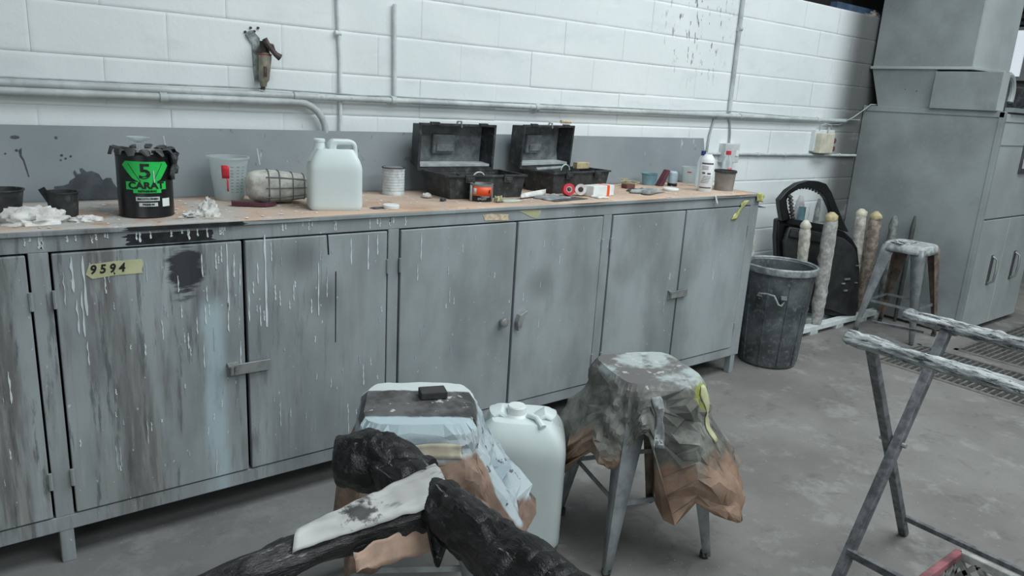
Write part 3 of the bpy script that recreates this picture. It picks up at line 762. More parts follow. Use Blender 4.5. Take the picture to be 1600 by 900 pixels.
# jerrycans
def jerrycan(name, label, cx, cy, z0, W, D, H, rz, mat, big=False):
    t = thing(name, label, 'jerrycan', (cx, cy, z0), rz)
    g = MB(); n = 48
    sh = .66 if not big else .74
    def sec(f):   # relative size of cross section at height fraction f
        if f < .04: return .94+.06*math.sin(f/.04*PI/2)
        if f < sh: return 1
        k = (f-sh)/(1-sh); return 1 - (.34*k**1.7 if not big else .34*k**2.4)
    body_top = H*(.865 if not big else .93)
    def fn(u, v):
        f = v; a = u*2*PI; ca, sa = math.cos(a), math.sin(a); e = .30
        k = sec(f)
        return Vector((math.copysign(abs(ca)**e, ca)*W/2*k, math.copysign(abs(sa)**e, sa)*D/2*(k if not big else k), body_top*f))
    g.grid(fn, n, 26, closed=True)
    g.add([fn(i/n, 0) for i in range(n)], [tuple(range(n))]); g.add([fn(i/n, 1) for i in range(n)], [tuple(range(n))])
    obj('body', g, mat, t, world=False, smooth=50)
    if not big:
        # handle plate with an opening, and spout
        ztop = H; zb = body_top-.012; hx0, hx1 = -.022, W/2*.80
        def rr_(x0, x1, z0_, z1_, r, n_=6):
            P = []
            for (cx_, cz_, a0) in ((x1-r, z1_-r, 0), (x0+r, z1_-r, 90), (x0+r, z0_+r, 180), (x1-r, z0_+r, 270)):
                for i in range(n_+1): a = R(a0+90*i/n_); P.append((cx_+r*math.cos(a), cz_+r*math.sin(a)))
            return P
        out = rr_(hx0, hx1, zb-.045, ztop, .022); inn = rr_(hx0+.026, hx1-.010, ztop-.038, ztop-.018, .009)
        # sloping outer side
        out = [(x + (max(0, (ztop-z))*.10 if x > 0 else 0), z) for x, z in out]
        obj('handle', MB().ring(out, inn, lambda x, z: Vector((x, -.024, z)), lambda x, z: Vector((x, .024, z))), mat, t, world=False, bevel=.008, smooth=60)
        obj('spout', MB().lathe([(.040, zb-.03), (.030, zb-.008), (.021, zb+.008), (.019, zb+.020), (.017, ztop-.012), (.019, ztop-.010), (.019, ztop-.002), (.016, ztop), (0, ztop)], 24, (-W/2*.56, 0, 0)), mat, t, world=False)
    else:
        obj('neck', MB().lathe([(.040, body_top-.004), (.032, body_top+.006), (.030, body_top+.008), (.030, body_top+.030), (.027, body_top+.034), (0, body_top+.034)], 24, (-.02, -.01, 0)), M['white'], t, world=False)
        for s in (-1, 1):
            pts = [(s*W*.36, 0, body_top-.045), (s*W*.31, 0, body_top+.004), (s*W*.25, 0, body_top+.010), (s*W*.17, 0, body_top-.008)]
            obj('shoulder', MB().tube(pts, [.028, .026, .022, .022], 12, flat=(1.6, .8)), mat, t, world=False)
        obj('handle', MB().tube([(.02, -.02, body_top+.006), (.045, -.05, body_top+.012), (.065, -.085, body_top-.004)], [.010, .008, .012], 10), M['milky_dirty'], t, world=False)
    return t
jerrycan('jerrycan', 'white five litre jerrycan with a moulded handle standing on the bench', 1.075, 2.385, T, .178, .115, .236, R(-15), M['milky'])
jerrycan('jerrycan', 'large white jerrycan on the floor between the two paper covered stools', 1.405, 1.69, 0, .29, .235, .45, R(-40), M['milky'], True)

# white ribbed tin
tn = thing('tin_can', 'white ribbed tin standing between the jerrycan and the toolboxes', 'tin', (1.448, 2.651, T))
pf = [(0, 0), (.045, 0), (.046, .004)]
for i in range(8): z = .010+i*.011; pf += [(.0445, z), (.0435, z+.004), (.0435, z+.007), (.0445, z+.010)]
pf += [(.046, .104), (.046, .108), (.042, .108), (.041, .104), (0, .104)]
obj('body', MB().lathe(pf, 36, (1.448, 2.651, T)), M['tinw'], tn)
obj('lid', MB().lathe([(0, .1045), (.034, .1045), (.036, .110), (.033, .111), (0, .107)], 32, (1.448, 2.651, T)), M['steel'], tn)
obj('rim', MB().lathe([(.047, .106), (.0475, .108), (.047, .110), (.042, .110), (.042, .106), (.047, .106)], 36, (1.448, 2.651, T)), M['bplastic'], tn)
tag(obj('jar_lid', MB().lathe([(0, 0), (.029, 0), (.030, .003), (.030, .012), (.027, .014), (0, .013)], 28, (1.262, 2.325, T+.001)), M['white']), 'round white jar lid lying right of the small jerrycan', 'lid')
scrap(1.225, 2.335, .03, M['darkpaper'], 'dark brown crumb left of the round white jar lid', 'crumb', 3, .004, 2.2)
scrap(1.53, 2.53, .035, M['rag'], 'white paper scrap beside the left toolbox foot', 'paper_scrap', 5, .02)
scrap(1.545, 2.43, .02, M['darkpaper'], 'small dark lump in front of the left toolbox corner', 'crumb', 6, .014)

# toolboxes
def toolbox(name, label, x, y, rz, W, D, lidW, lidH, lid_x, tilt):
    t = thing(name, label, 'toolbox', (x, y, T), rz)
    # base tray, tapered, open topped
    H = .092; fl_ = .014; th = .004
    def sq(w0, d0, z): return [Vector((-w0/2, -d0/2, z)), Vector((w0/2, -d0/2, z)), Vector((w0/2, d0/2, z)), Vector((-w0/2, d0/2, z))]
    def shell(levels):
        v = []; fs = []
        for L in levels: v += L
        for i in range(len(levels)-1):
            for j in range(4): fs.append((i*4+j, i*4+(j+1) % 4, (i+1)*4+(j+1) % 4, (i+1)*4+j))
        fs.append((3, 2, 1, 0)); e = (len(levels)-1)*4; fs.append((e, e+1, e+2, e+3))
        return MB().add(v, fs)
    obj('base', shell([sq(W, D, 0), sq(W+fl_*2, D+fl_*1.4, H), sq(W+fl_*2-th*2, D+fl_*1.4-th*2, H), sq(W-th*2, D-th*2, .006)]), M['bplastic'], t, world=False, bevel=.003, smooth=0)
    W2, D2 = W+fl_*2, D+fl_*1.4
    rim = MB(); o1 = [(-W2/2-.006, -D2/2-.006), (W2/2+.006, -D2/2-.006), (W2/2+.006, D2/2+.006), (-W2/2-.006, D2/2+.006)]
    i1 = [(-W2/2+.005, -D2/2+.005), (W2/2-.005, -D2/2+.005), (W2/2-.005, D2/2-.005), (-W2/2+.005, D2/2-.005)]
    rim.ring(o1, i1, lambda a, b: Vector((a, b, H-.004)), lambda a, b: Vector((a, b, H+.004)))
    obj('rim', rim, M['bplastic'], t, world=False, smooth=0, bevel=.001)
    for s in (-.27, .27):
        lt = obj('latch', MB().box(W*s-.022, W*s+.022, -D2/2-.012, -D2/2-.004, H-.026, H+.006).box(W*s-.016, W*s+.016, -D2/2-.016, -D2/2-.010, H-.018, H-.004), M['bplastic'], t, world=False, bevel=.002, smooth=0)
    obj('tray_divider', MB().box(-W2/2+.01, W2/2-.01, -.004, .0, .03, H-.012).box(-W*.1, -W*.1+.004, -D2/2+.01, D2/2-.01, .03, H-.014).box(-W2/2+.01, W2/2-.01, -D2/2+.01, D2/2-.01, .03, .033), M['bplastic'], t, world=False, smooth=0)
    # lid standing open at the back: an open box facing the room
    lb = Vector((lid_x, D2/2+.004, H+.006)); dp = .085
    rotm = Matrix.Translation(lb) @ Matrix.Rotation(R(tilt), 4, 'X')
    def sq2(w0, z0, z1, yy): return [rotm @ Vector((-w0/2, yy, z0)), rotm @ Vector((w0/2, yy, z0)), rotm @ Vector((w0/2, yy, z1)), rotm @ Vector((-w0/2, yy, z1))]
    lid = obj('lid', shell([sq2(lidW-.02, .012, lidH-.008, dp), sq2(lidW, 0, lidH, 0), sq2(lidW-.010, .005, lidH-.005, 0), sq2(lidW-.030, .017, lidH-.013, dp-.004)]), M['bplastic'], t, world=False, bevel=.004, smooth=0)
    il = MB(); il.box(-lidW/2+.020, lidW/2-.020, dp-.010, dp-.0045, .018, lidH-.015, rotm)
    obj('lid_panel', il, M['dustplastic'], lid, world=False, smooth=0)
    il = MB(); il.box(-lidW/2+.012, lidW/2-.012, .004, dp-.010, .010, .020, rotm)
    obj('dust_layer', il, M['dust'], lid, world=False, smooth=0)
    rm = MB()
    oo = [(-lidW/2-.005, -.004), (lidW/2+.005, -.004), (lidW/2+.005, lidH+.004), (-lidW/2-.005, lidH+.004)]
    ii = [(-lidW/2+.006, .006), (lidW/2-.006, .006), (lidW/2-.006, lidH-.006), (-lidW/2+.006, lidH-.006)]
    rm.ring(oo, ii, lambda a, b: rotm @ Vector((a, -.004, b)), lambda a, b: rotm @ Vector((a, .006, b)))
    obj('lid_rim', rm, M['bplastic'], lid, world=False, bevel=.001, smooth=0)
    # recessed handle well
    hw = MB(); hx0, hx1 = -lidW*.24, lidW*.06; hz0, hz1 = lidH*.30, lidH*.74
    def bx(a0, a1, y0, y1, b0, b1): hw.box(a0, a1, y0, y1, b0, b1, rotm)
    bx(hx0, hx1, dp-.030, dp-.004, hz0, hz1)
    obj('handle_well', hw, M['dustplastic'], lid, world=False, bevel=.006, smooth=0)
    hs = MB(); hs.box(hx0+.016, hx1-.010, dp-.036, dp-.028, hz0+.010, hz0+(hz1-hz0)*.50, rotm)
    obj('well_step', hs, M['dustplastic'], lid, world=False, bevel=.003, smooth=0)
    for s in (-.32, .0, .33):
        obj('lid_catch', MB().box(lidW*s-.02, lidW*s+.02, -.008, .006, lidH-.002, lidH+.009, rotm) if s else MB().tube([rotm @ Vector((-.012, 0, lidH)), rotm @ Vector((-.010, -.002, lidH+.014)), rotm @ Vector((.006, -.004, lidH+.016)), rotm @ Vector((.010, -.006, lidH-.010))], .004, 8), M['bplastic'] if s else M['steel'], lid, world=False, smooth=30)
    return t
toolbox('toolbox', 'open black toolbox with the orange labelled tin in front of it', 1.775, 2.548, R(-2), .345, .185, .365, .185, -.030, 4)
toolbox('toolbox', 'open black toolbox holding paint sticks, behind the red tape roll', 2.335, 2.602, R(9), .385, .165, .350, .190, -.048, 4)
# contents of the right toolbox
def stick(a, b, r, mat, name, label, cat='tool', n=8, flat=(1, 1), group=None):
    return tag(obj(name, MB().tube([a, b], r, n, flat=flat), mat), label, cat, group)
stick((2.16, 2.62, 1.088), (2.33, 2.64, 1.092), .008, M['greypaper'], 'paint_brush_handle', 'grey round handle lying across the right toolbox', 'brush')
tag(obj('sanding_sponge', MB().box(2.42, 2.50, 2.63, 2.66, 1.086, 1.116), M['wood'], bevel=.002, smooth=0), 'pale wooden block on the edge of the right toolbox', 'block')
tag(obj('wire_ring', MB().tube([(2.32+.026*math.cos(a), 2.60, 1.084+.026*math.sin(a)) for a in [i*PI/12 for i in range(13)]], .003, 8), plain('pale_green_cord', (.45, .62, .52))), 'pale green cord loop in the right toolbox', 'cord')
tag(obj('wire_ring', MB().tube([(1.76+.03*math.cos(a), 2.50, 1.068+.026*math.sin(a)) for a in [i*PI/12 for i in range(13)]], .003, 8), M['rag']), 'pale cord loop in the left toolbox behind the orange tin', 'cord')
tag(obj('paper_roll', MB().tube([(2.36, 2.70, 1.300), (2.43, 2.71, 1.300)], .008, 10), M['tape2']), 'thin tan paper roll lying on top of the right toolbox lid', 'paper')

# orange labelled tin
ot = thing('tin_can', 'short tin with orange red label in front of the left toolbox', 'tin', (1.705, 2.3994, T))
R0 = .046
obj('body', MB().lathe([(0, 0), (R0, 0), (R0, .066), (R0+.001, .070), (R0-.004, .070), (R0-.005, .062), (0, .062)], 36, (1.705, 2.3994, T)), M['steel'], ot)
oa = math.atan2(-2.3994, -1.705)
def onot(x, z, off=.0006): a = oa + x/R0; return Vector((1.705+(R0+off)*math.cos(a), 2.3994+(R0+off)*math.sin(a), T+z))
g = MB(); g.grid(lambda u, v: onot(-.038+.085*u, .026+.034*v), 16, 2); obj('label', g, M['orange'], ot, thick=.0005)
g = MB(); g.grid(lambda u, v: onot(-.038+.085*u, .003+.022*v), 16, 2); obj('label', g, M['black'], ot, thick=.0005, label='black lower band of the label')
g = MB(); g.grid(lambda u, v: onot(-.034+.014*u, .032+.022*v, .0012), 4, 2); g.grid(lambda u, v: onot(-.060+.018*u, .002+.062*v, .0012), 4, 2); obj('label_panel', g, M['tinw'], ot, thick=.0004)
obj('lettering', text_mb('EPOXY', .011, lambda x, y, d: onot(.004+x, .013+y, .001+d)), M['tinw'], ot, smooth=0)
g = MB(); g.grid(lambda u, v: onot(.030+.007*u, .036+.014*v, .0012), 3, 2); obj('label_mark', g, M['black'], ot, thick=.0004)
scrap(1.752, 2.345, .03, M['tape'], 'pale green crumpled tape beside the orange labelled tin', 'tape_scrap', 8, .03)
scrap(1.82, 2.36, .05, plain('pale_mint_paper', (.5, .62, .52)), 'pale mint strip lying right of the orange labelled tin', 'paper_scrap', 9, .004, 2.2, .1)

# folded paper, rolls, box
g = MB(); g.grid(lambda u, v: Vector((1.90+.17*u+.03*v, 2.39+.035*v+.045*u, T+.002+.030*math.sin(v*PI)*(.5+.5*u)*(1-.2*u)+.004)), 10, 8)
tag(obj('folded_paper', g, M['rag'], thick=.0012), 'folded white paper lying in front of the right toolbox', 'paper')
scrap(2.06, 2.375, .10, M['greypaper'], 'grey painted paper sheet right of the folded white paper', 'paper_scrap', 11, .012, 1.6, .2)
scrap(2.10, 2.34, .07, M['darkpaper'], 'dark sprayed paper under the red tape roll', 'paper_scrap', 15, .005, 3.0, .12)
def roll(name, label, x, y, r, wd, mat, mat2, ax):
    t = thing(name, label, 'tape roll', (x, y, T+.003))
    mt = Matrix.Translation((x, y, T+.003+r)) @ Matrix.Rotation(ax, 4, 'Z') @ Matrix.Rotation(R(78), 4, 'X')
    obj('tape', MB().lathe([(r*.5, -wd/2), (r, -wd/2), (r, wd/2), (r*.5, wd/2), (r*.5, -wd/2)], 28, mt=mt), mat, t, smooth=40)
    obj('core', MB().lathe([(r*.42, -wd/2), (r*.5, -wd/2), (r*.5, wd/2), (r*.42, wd/2), (r*.42, -wd/2)], 28, mt=mt), mat2, t, smooth=40)
    return t
roll('tape_roll', 'red tape roll standing beside the white roll before the right toolbox', 2.185, 2.42, .026, .035, M['red'], M['rag'], R(-25))
roll('tape_roll', 'dusty white tape roll standing between the red roll and the striped box', 2.25, 2.41, .025, .022, M['rag'], M['pot'], R(-40))
bxo = thing('carton', 'small white carton with a red stripe in front of the right toolbox', 'box', (2.352, 2.40, T), R(8))
obj('body', MB().box(-.075, .075, -.03, .03, .001, .048), M['white'], bxo, world=False, bevel=.002, smooth=0)
obj('red_stripe', MB().box(.022, .040, -.0308, .0308, .0005, .0487), M['orange'], bxo, world=False, smooth=0)
scrap(2.30, 2.335, .05, M['rag'], 'white tissue scrap in front of the striped carton', 'paper_scrap', 19, .012, 1.3)
# wood shavings and small things
for i in range(9):
    a = random.uniform(0, PI); x = 2.80+random.uniform(-.06, .07); y = 2.66+random.uniform(-.02, .03); z = T+.004+.004*i
    o = tag(obj('wood_stick', MB().bar((x-.035*math.cos(a), y-.02*math.sin(a), z), (x+.035*math.cos(a), y+.02*math.sin(a), z+.004), .007, .003), M['wood'], smooth=0), 'pale wooden mixing stick in the small heap left of the blue cup', 'stick', 'mixing sticks heaped left of the blue cup')
tag(obj('brown_block', MB().box(2.70, 2.76, 2.56, 2.60, T+.001, T+.022), M['brown'], bevel=.003, smooth=0), 'red brown block lying before the heap of wooden sticks', 'block')
cup('plastic_cup', 'dusty blue plastic cup near the right end of the backboard', 2.975, 2.665, .034, .042, .058, M['blue'])
tag(obj('scraper', MB().prism([(2.985, T+.001), (3.02, T+.001), (3.062, T+.080), (3.045, T+.086)], lambda x, z: Vector((x, 2.60, z)), lambda x, z: Vector((x+.002, 2.635, z))), M['maroon'], bevel=.003, smooth=0), 'maroon scraper wedge leaning right of the blue cup', 'scraper')
bb = thing('small_bottle', 'small pale blue bottle with a black foot right of the maroon scraper', 'bottle', (3.085, 2.60, T))
obj('body', MB().lathe([(0, .016), (.024, .016), (.024, .070), (.018, .078), (0, .079)], 24, (3.085, 2.60, T)), plain('powder_blue', (.36, .48, .53), .5), bb)
obj('foot', MB().lathe([(0, .001), (.026, .001), (.026, .016), (0, .016)], 24, (3.085, 2.60, T)), M['black'], bb)
scrap(2.70, 2.42, .10, M['greypaper'], 'grey crumpled glove in front of the blue cup', 'glove', 23, .022, 1.9, .3, cat='glove')
scrap(2.69, 2.47, .05, M['darkpaper'], 'black rag scrap behind the grey glove', 'rag_scrap', 24, .016, 2.5, .1)
tag(obj('jar_lid', MB().lathe([(0, 0), (.038, 0), (.040, .003), (.040, .010), (.036, .013), (0, .011)], 28, (2.90, 2.45, T+.001)), M['white']), 'flat white lid lying left of the white squeeze bottle', 'lid')
gc = cup('measuring_cup', 'clear measuring cup against the right end of the backboard', 3.325, 2.685, .036, .046, .086, M['clear'])
g = MB(); ga = math.atan2(-2.685, -3.325)
g.grid(lambda u, v: Vector((3.325+.046*math.cos(ga-.3+.5*u), 2.685+.046*math.sin(ga-.3+.5*u), T+.06+.006*v)), 5, 2); obj('red_print', g, M['red'], gc, thick=.0004)
def bottle(name, label, x, y, r, h, neck, mat, capm, caph=.018, band=None, shoulder=.70, n=28, z=T):
    t = thing(name, label, 'bottle', (x, y, z))
    obj('body', MB().lathe([(0, 0), (r-.003, 0), (r, .006), (r, h*shoulder), (r*.85, h*(shoulder+.06)), (neck*1.3, h*(shoulder+.16)), (neck, h-caph), (neck*.9, h-caph*.5), (0, h-caph*.5)], n, (x, y, z)), mat, t)
    obj('cap', MB().lathe([(0, h-caph), (neck*1.25, h-caph), (neck*1.2, h), (0, h)], 20, (x, y, z)), capm, t)
    return t
bottle('spray_bottle', 'clear bottle with a dark blue cap behind the white squeeze bottle', 3.245, 2.545, .026, .190, .010, M['clear'], M['bluecap'], .024)
wbt = bottle('squeeze_bottle', 'white squeeze bottle with printed label and a black cap', 3.092, 2.392, .036, .182, .013, M['white'], M['black'], .014, shoulder=.86)
wa = math.atan2(-2.392, -3.092)
def onwb(x, z, off=.0006): a = wa+x/.036; return Vector((3.092+(.036+off)*math.cos(a), 2.392+(.036+off)*math.sin(a), T+z))
ink = plain('purple_ink', (.10, .06, .12), .5)
g = MB()
for (x0, x1, z0, z1) in ((-.030, .034, .138, .145), (-.030, .034, .018, .024), (-.022, -.006, .090, .098), (.004, .022, .088, .096)): g.grid(lambda u, v: onwb(x0+(x1-x0)*u, z0+(z1-z0)*v), 8, 2)
for i in range(5): g.grid(lambda u, v: onwb(-.026+.04*u+.003*i, .045+i*.008+.002*v), 8, 2)
for i in range(3): g.grid(lambda u, v: onwb(-.026+.034*u, .112+i*.007+.002*v), 8, 2)
obj('label_print', g, ink, wbt, thick=.0004, kind='stuff')
pt = cup('paint_pot', 'dusty beige pot with a grey rim at the right end of the bench', 3.248, 2.392, .048, .054, .100, M['pot'])
obj('rim', MB().lathe([(.054, .092), (.058, .094), (.058, .104), (.054, .106), (.050, .104), (.054, .092)], 36, (3.248, 2.392, T)), M['bplastic'], pt)
rb = bottle('glass_bottle', 'clear bottle with a red cap standing behind the beige pot', 3.338, 2.455, .027, .198, .011, M['clear'], M['red'], .020)
g = MB(); ra = math.atan2(-2.455, -3.338)
g.grid(lambda u, v: Vector((3.338+.0276*math.cos(ra+.2+1.0*u), 2.455+.0276*math.sin(ra+.2+1.0*u), T+.075+.035*v)), 8, 2); obj('red_label', g, M['red'], rb, thick=.0004)
tag(obj('paper_curl', MB().grid(lambda u, v: Vector((2.99+.012*u+.02*v, BY-.014-.004*v, T+.001-.045*v)), 3, 6), M['rag'], thick=.0008), 'white paper strip hanging over the bench edge below the squeeze bottle', 'paper')
# a few dust crumbs and flakes over the covering: uncountable
g = MB(); rd = random.Random(3)
for i in range(420):
    x = rd.uniform(0, 3.3); y = rd.uniform(2.275, 2.72)
    if rd.random() > (1.0 if x < 1.3 else .45): continue
    s = rd.uniform(.002, .009)*(1 if x > 1 else 1.4); a = rd.uniform(0, PI)
    c_, s_ = math.cos(a)*s, math.sin(a)*s
    g.add([(x-c_, y-s_, T+.0012), (x+s_*.6, y-c_*.6, T+.0014), (x+c_, y+s_, T+.0016), (x-s_*.6, y+c_*.6, T+.0014), (x, y, T+.0034)], [(0, 1, 4), (1, 2, 4), (2, 3, 4), (3, 0, 4), (3, 2, 1, 0)])
tag(obj('paint_flakes', g, M['rag'], smooth=0, kind='stuff'), 'white paint flakes and dust scattered over the card covering', 'dust')

# ================================================================ ON THE WALL
def pipe(name, label, pts, r, mat, brackets=(), cat='pipe', seglen=None):
    t = thing(name, label, cat, pts[0])
    obj('tube', MB().tube(pts, r, 14), mat, t)
    for b in brackets:
        p = Vector(b)
        obj('bracket', MB().tube([p+Vector((-.012, 0, 0)), p+Vector((.012, 0, 0))], r*1.35, 12).box(p.x-.008, p.x+.008, p.y, WY, p.z-.012, p.z+.012), mat, t)
    return t
yp = WY-.026
pipe('wall_pipe', 'upper of the two thick horizontal pipes running the length of the wall', [(-.9, yp, 1.349), (1.6, yp, 1.357)] + [(1.6+i*.5, yp, 1.357+.002*i) for i in range(1, 8)], .0125, M['pipe'], [(1.115, yp, 1.355), (2.30, yp, 1.359), (1.53, yp, 1.357), (3.9, yp, 1.366), (4.75, yp, 1.37)])
bend = [(-.9, yp-.004, 1.322), (1.12, yp-.004, 1.333)] + [(1.12+.11*math.sin(R(a)), yp-.004, 1.333-.11*(1-math.cos(R(a)))) for a in (15, 30, 45, 60, 75, 90)] + [(1.23, WY-.012, 1.10)]
pipe('wall_pipe', 'lower thick pipe that bends down behind the backboard', bend, .0135, M['pipe'], [(.64, yp-.004, 1.329)])
pipe('wall_pipe', 'thin vertical pipe on the wall above the clear mixing cup', [(1.285, WY-.012, 2.08), (1.29, WY-.012, 1.7), (1.30, WY-.012, 1.5), (1.302, WY-.012, 1.10)], .0075, M['pipe_w'], [(1.29, WY-.012, 1.60)])
pipe('wall_pipe', 'short vertical pipe ending on the horizontal pipe above the small jerrycan', [(1.535, WY-.014, 1.735), (1.540, WY-.014, 1.5), (1.542, WY-.014, 1.37)], .0085, M['pipe_w'])
pipe('wall_pipe', 'vertical pipe on the wall above the right end of the bench', [(3.793, WY-.014, 2.08), (3.798, WY-.014, 1.38)], .012, M['pipe'], [(3.795, WY-.014, 1.86)])
pipe('wall_pipe', 'low horizontal pipe between the bench end and the tall cabinet', [(3.40, WY-.014, 1.142), (5.35, WY-.014, 1.131)], .009, M['pipe'], [(4.15, WY-.014, 1.137), (4.45, WY-.014, 1.136), (4.8, WY-.014, 1.134), (5.12, WY-.014, 1.133)])
pipe('wall_cable', 'grey cable dropping from the pipe left of the white socket', [(3.70, WY-.012, 1.368), (3.665, WY-.012, 1.34), (3.64, WY-.012, 1.25), (3.632, WY-.012, 1.10)], .006, M['cable'], cat='cable')
pipe('wall_cable', 'grey cable dropping from the pipe onto the white socket', [(3.79, WY-.012, 1.368), (3.82, WY-.012, 1.33), (3.835, WY-.012, 1.26), (3.84, WY-.012, 1.19)], .006, M['cable'], cat='cable')
pipe('wall_cable', 'thin dark cable lying along the top of the upper pipe', [(-.6, yp, 1.3645), (.5, yp, 1.371), (1.0, yp, 1.377), (1.4, yp, 1.370), (1.5, yp, 1.373), (2.4, yp, 1.3745), (3.3, yp, 1.380), (3.6, yp, 1.388), (3.75, yp, 1.393), (4.1, yp, 1.388), (4.4, yp, 1.382), (4.9, yp, 1.381), (5.3, yp, 1.385)], .003, M['cable'], cat='cable')
pipe('wall_cable', 'thin cable looping from the cream switch box up to the cabinet top', [(4.90, WY-.05, 1.24), (4.88, WY-.04, 1.29), (4.93, WY-.02, 1.34), (5.05, WY-.02, 1.345), (5.2, WY-.03, 1.40), (5.34, WY-.04, 1.47), (5.355, WY-.06, 1.496), (5.375, WY-.075, 1.4965), (5.40, 2.76, 1.4965)], .004, M['cable'], cat='cable')
# socket boxes
so = thing('wall_socket', 'white wall socket behind the bottles at the bench end', 'socket', (3.83, WY-.03, 1.08))
obj('box', MB().box(3.76, 3.90, WY-.05, WY-.002, 1.09, 1.205), M['socketw'], so, bevel=.004, smooth=0)
obj('switch', MB().box(3.86, 3.885, WY-.056, WY-.048, 1.13, 1.165), M['white'], so, smooth=0, bevel=.002)
sb = thing('switch_box', 'cream switch box with two brown knobs on the wall by the cabinet', 'switch box', (4.87, WY-.04, 1.15))
obj('box', MB().box(4.76, 4.92, WY-.075, WY-.002, 1.150, 1.285), M['socket'], sb, bevel=.005, smooth=0)
obj('back_box', MB().box(4.74, 4.99, WY-.03, WY-.002, 1.160, 1.305), M['pipe_w'], sb, bevel=.004, smooth=0)
for z in (1.18, 1.235):
    obj('knob', MB().lathe([(0, 0), (.020, 0), (.018, .03), (0, .032)], 16, mt=Matrix.Translation((4.955, WY-.03, z)) @ Matrix.Rotation(R(90), 4, 'X')), M['brown'], sb)
obj('hoop', MB().tube([(4.79, WY-.03, 1.30), (4.79, WY-.03, 1.33), (4.84, WY-.03, 1.345), (4.92, WY-.03, 1.34), (4.94, WY-.03, 1.31)], .005, 8), M['cable'], sb)
# air valve
va = thing('air_valve', 'khaki air valve with a dark lever fixed on the white wall above the pipes', 'valve', (.99, WY-.03, 1.37))
obj('body', MB().tube([(.985, WY-.035, 1.385), (.985, WY-.037, 1.40), (.987, WY-.040, 1.41), (.993, WY-.040, 1.49), (.993, WY-.038, 1.498)], [.012, .014, .019, .023, .022], 16), M['valve'], va)
obj('slot', MB().box(.980, .990, WY-.064, WY-.055, 1.42, 1.455), M['rust'], va, smooth=0)
obj('collar', MB().tube([(.993, WY-.038, 1.494), (.993, WY-.038, 1.500)], .024, 16), plain('dull_red_collar', (.22, .05, .05)), va)
obj('head', MB().tube([(.993, WY-.036, 1.498), (.990, WY-.036, 1.52), (.988, WY-.036, 1.545)], [.020, .017, .012], 12), M['rust'], va)
obj('lever', MB().tube([(.985, WY-.060, 1.552), (1.0, WY-.064, 1.525), (1.022, WY-.070, 1.50), (1.038, WY-.072, 1.49)], [.010, .009, .010, .013], 10), M['rust'], va)
obj('lever', MB().tube([(.99, WY-.05, 1.535), (1.015, WY-.056, 1.530), (1.020, WY-.056, 1.512)], .007, 8), M['rust'], va)
obj('outlet', MB().tube([(.985, WY-.034, 1.386), (.983, WY-.034, 1.372)], .008, 10), M['rust'], va)
obj('mounting_plate', MB().prism([(.945, 1.575), (.96, 1.58), (.985, 1.555), (.99, 1.50), (.99, 1.40), (.965, 1.40), (.960, 1.45), (.958, 1.53), (.935, 1.562)], lambda x, z: Vector((x, WY-.010, z)), lambda x, z: Vector((x, WY-.001, z))), plain('patchy_grey_wall_stain', (.30, .33, .33), .7, var=.5, scale=40), va, smooth=0)
g = MB()
for x, z in ((.955, 1.588), (.982, 1.590), (.968, 1.577), (.935, 1.572)): g.lathe([(0, 0), (.0045, 0), (.004, .006), (0, .007)], 10, mt=Matrix.Translation((x, WY-.003, z)) @ Matrix.Rotation(R(90), 4, 'X'))
obj('screw', g, M['rust'], va)

# ================================================================ TALL CABINET, DUCT
CX0, CX1, CY0, CY1, CH = 5.37, 6.36, 1.915, 2.835, 1.487
cab = thing('spray_cabinet', 'tall grey metal cabinet standing at the right end of the wall', 'cabinet', (5.86, 2.37, 0))
obj('body', MB().box(CX0, CX1, CY0+.02, CY1, .02, CH), M['cab'], cab, bevel=.004, smooth=0)
obj('plinth', MB().box(CX0+.02, CX1-.02, CY0+.04, CY1-.02, 0, .03), M['cabd'], cab, smooth=0)
obj('corner_trim', MB().box(CX0-.006, CX0+.03, CY0-.002, CY0+.03, .02, CH), M['cab'], cab, bevel=.002, smooth=0)
obj('top_trim', MB().box(CX0-.006, CX0+.02, CY0, CY1, CH-.035, CH+.002), M['cab'], cab, bevel=.002, smooth=0)
obj('upper_panel', MB().box(CX0+.03, CX1, CY0+.004, CY0+.022, .80, CH-.01), M['cabf'], cab, bevel=.003, smooth=0)
obj('top_strip', MB().box(CX0+.04, CX1, CY0, CY0+.02, 1.28, 1.285).box(CX0+.04, CX1, CY0, CY0+.02, CH-.06, CH-.055), M['cab'], cab, smooth=0)
for i, (a, b) in enumerate(((CX0+.03, 5.86), (5.865, CX1))):
    dd = obj('door', MB().box(a, b, CY0+.002, CY0+.022, .035, .79), M['cabf'], cab, bevel=.003, smooth=0)
    hx = 5.70 if i == 0 else 6.10
    obj('handle', MB().tube([(hx, CY0+.002, .53), (hx, CY0-.03, .51), (hx, CY0-.035, .44), (hx, CY0-.03, .36), (hx, CY0+.002, .34)], .009, 8), M['steel'], dd)
    obj('handle_plate', MB().box(hx-.03, hx+.01, CY0-.002, CY0+.003, .33, .54), M['cabd'], dd, smooth=0)
sg = thing('notice', 'small framed notice on the front of the tall cabinet', 'notice', (6.0, CY0, 1.1))
obj('frame', MB().box(5.80, 6.04, CY0-.012, CY0+.003, 1.10, 1.36), M['cabd'], sg, smooth=0)
obj('sheet', MB().box(5.815, 6.025, CY0-.014, CY0-.011, 1.13, 1.29), M['socketw'], sg, smooth=0)
obj('sheet', MB().box(5.83, 6.025, CY0-.014, CY0-.011, 1.30, 1.345), M['white'], sg, smooth=0)

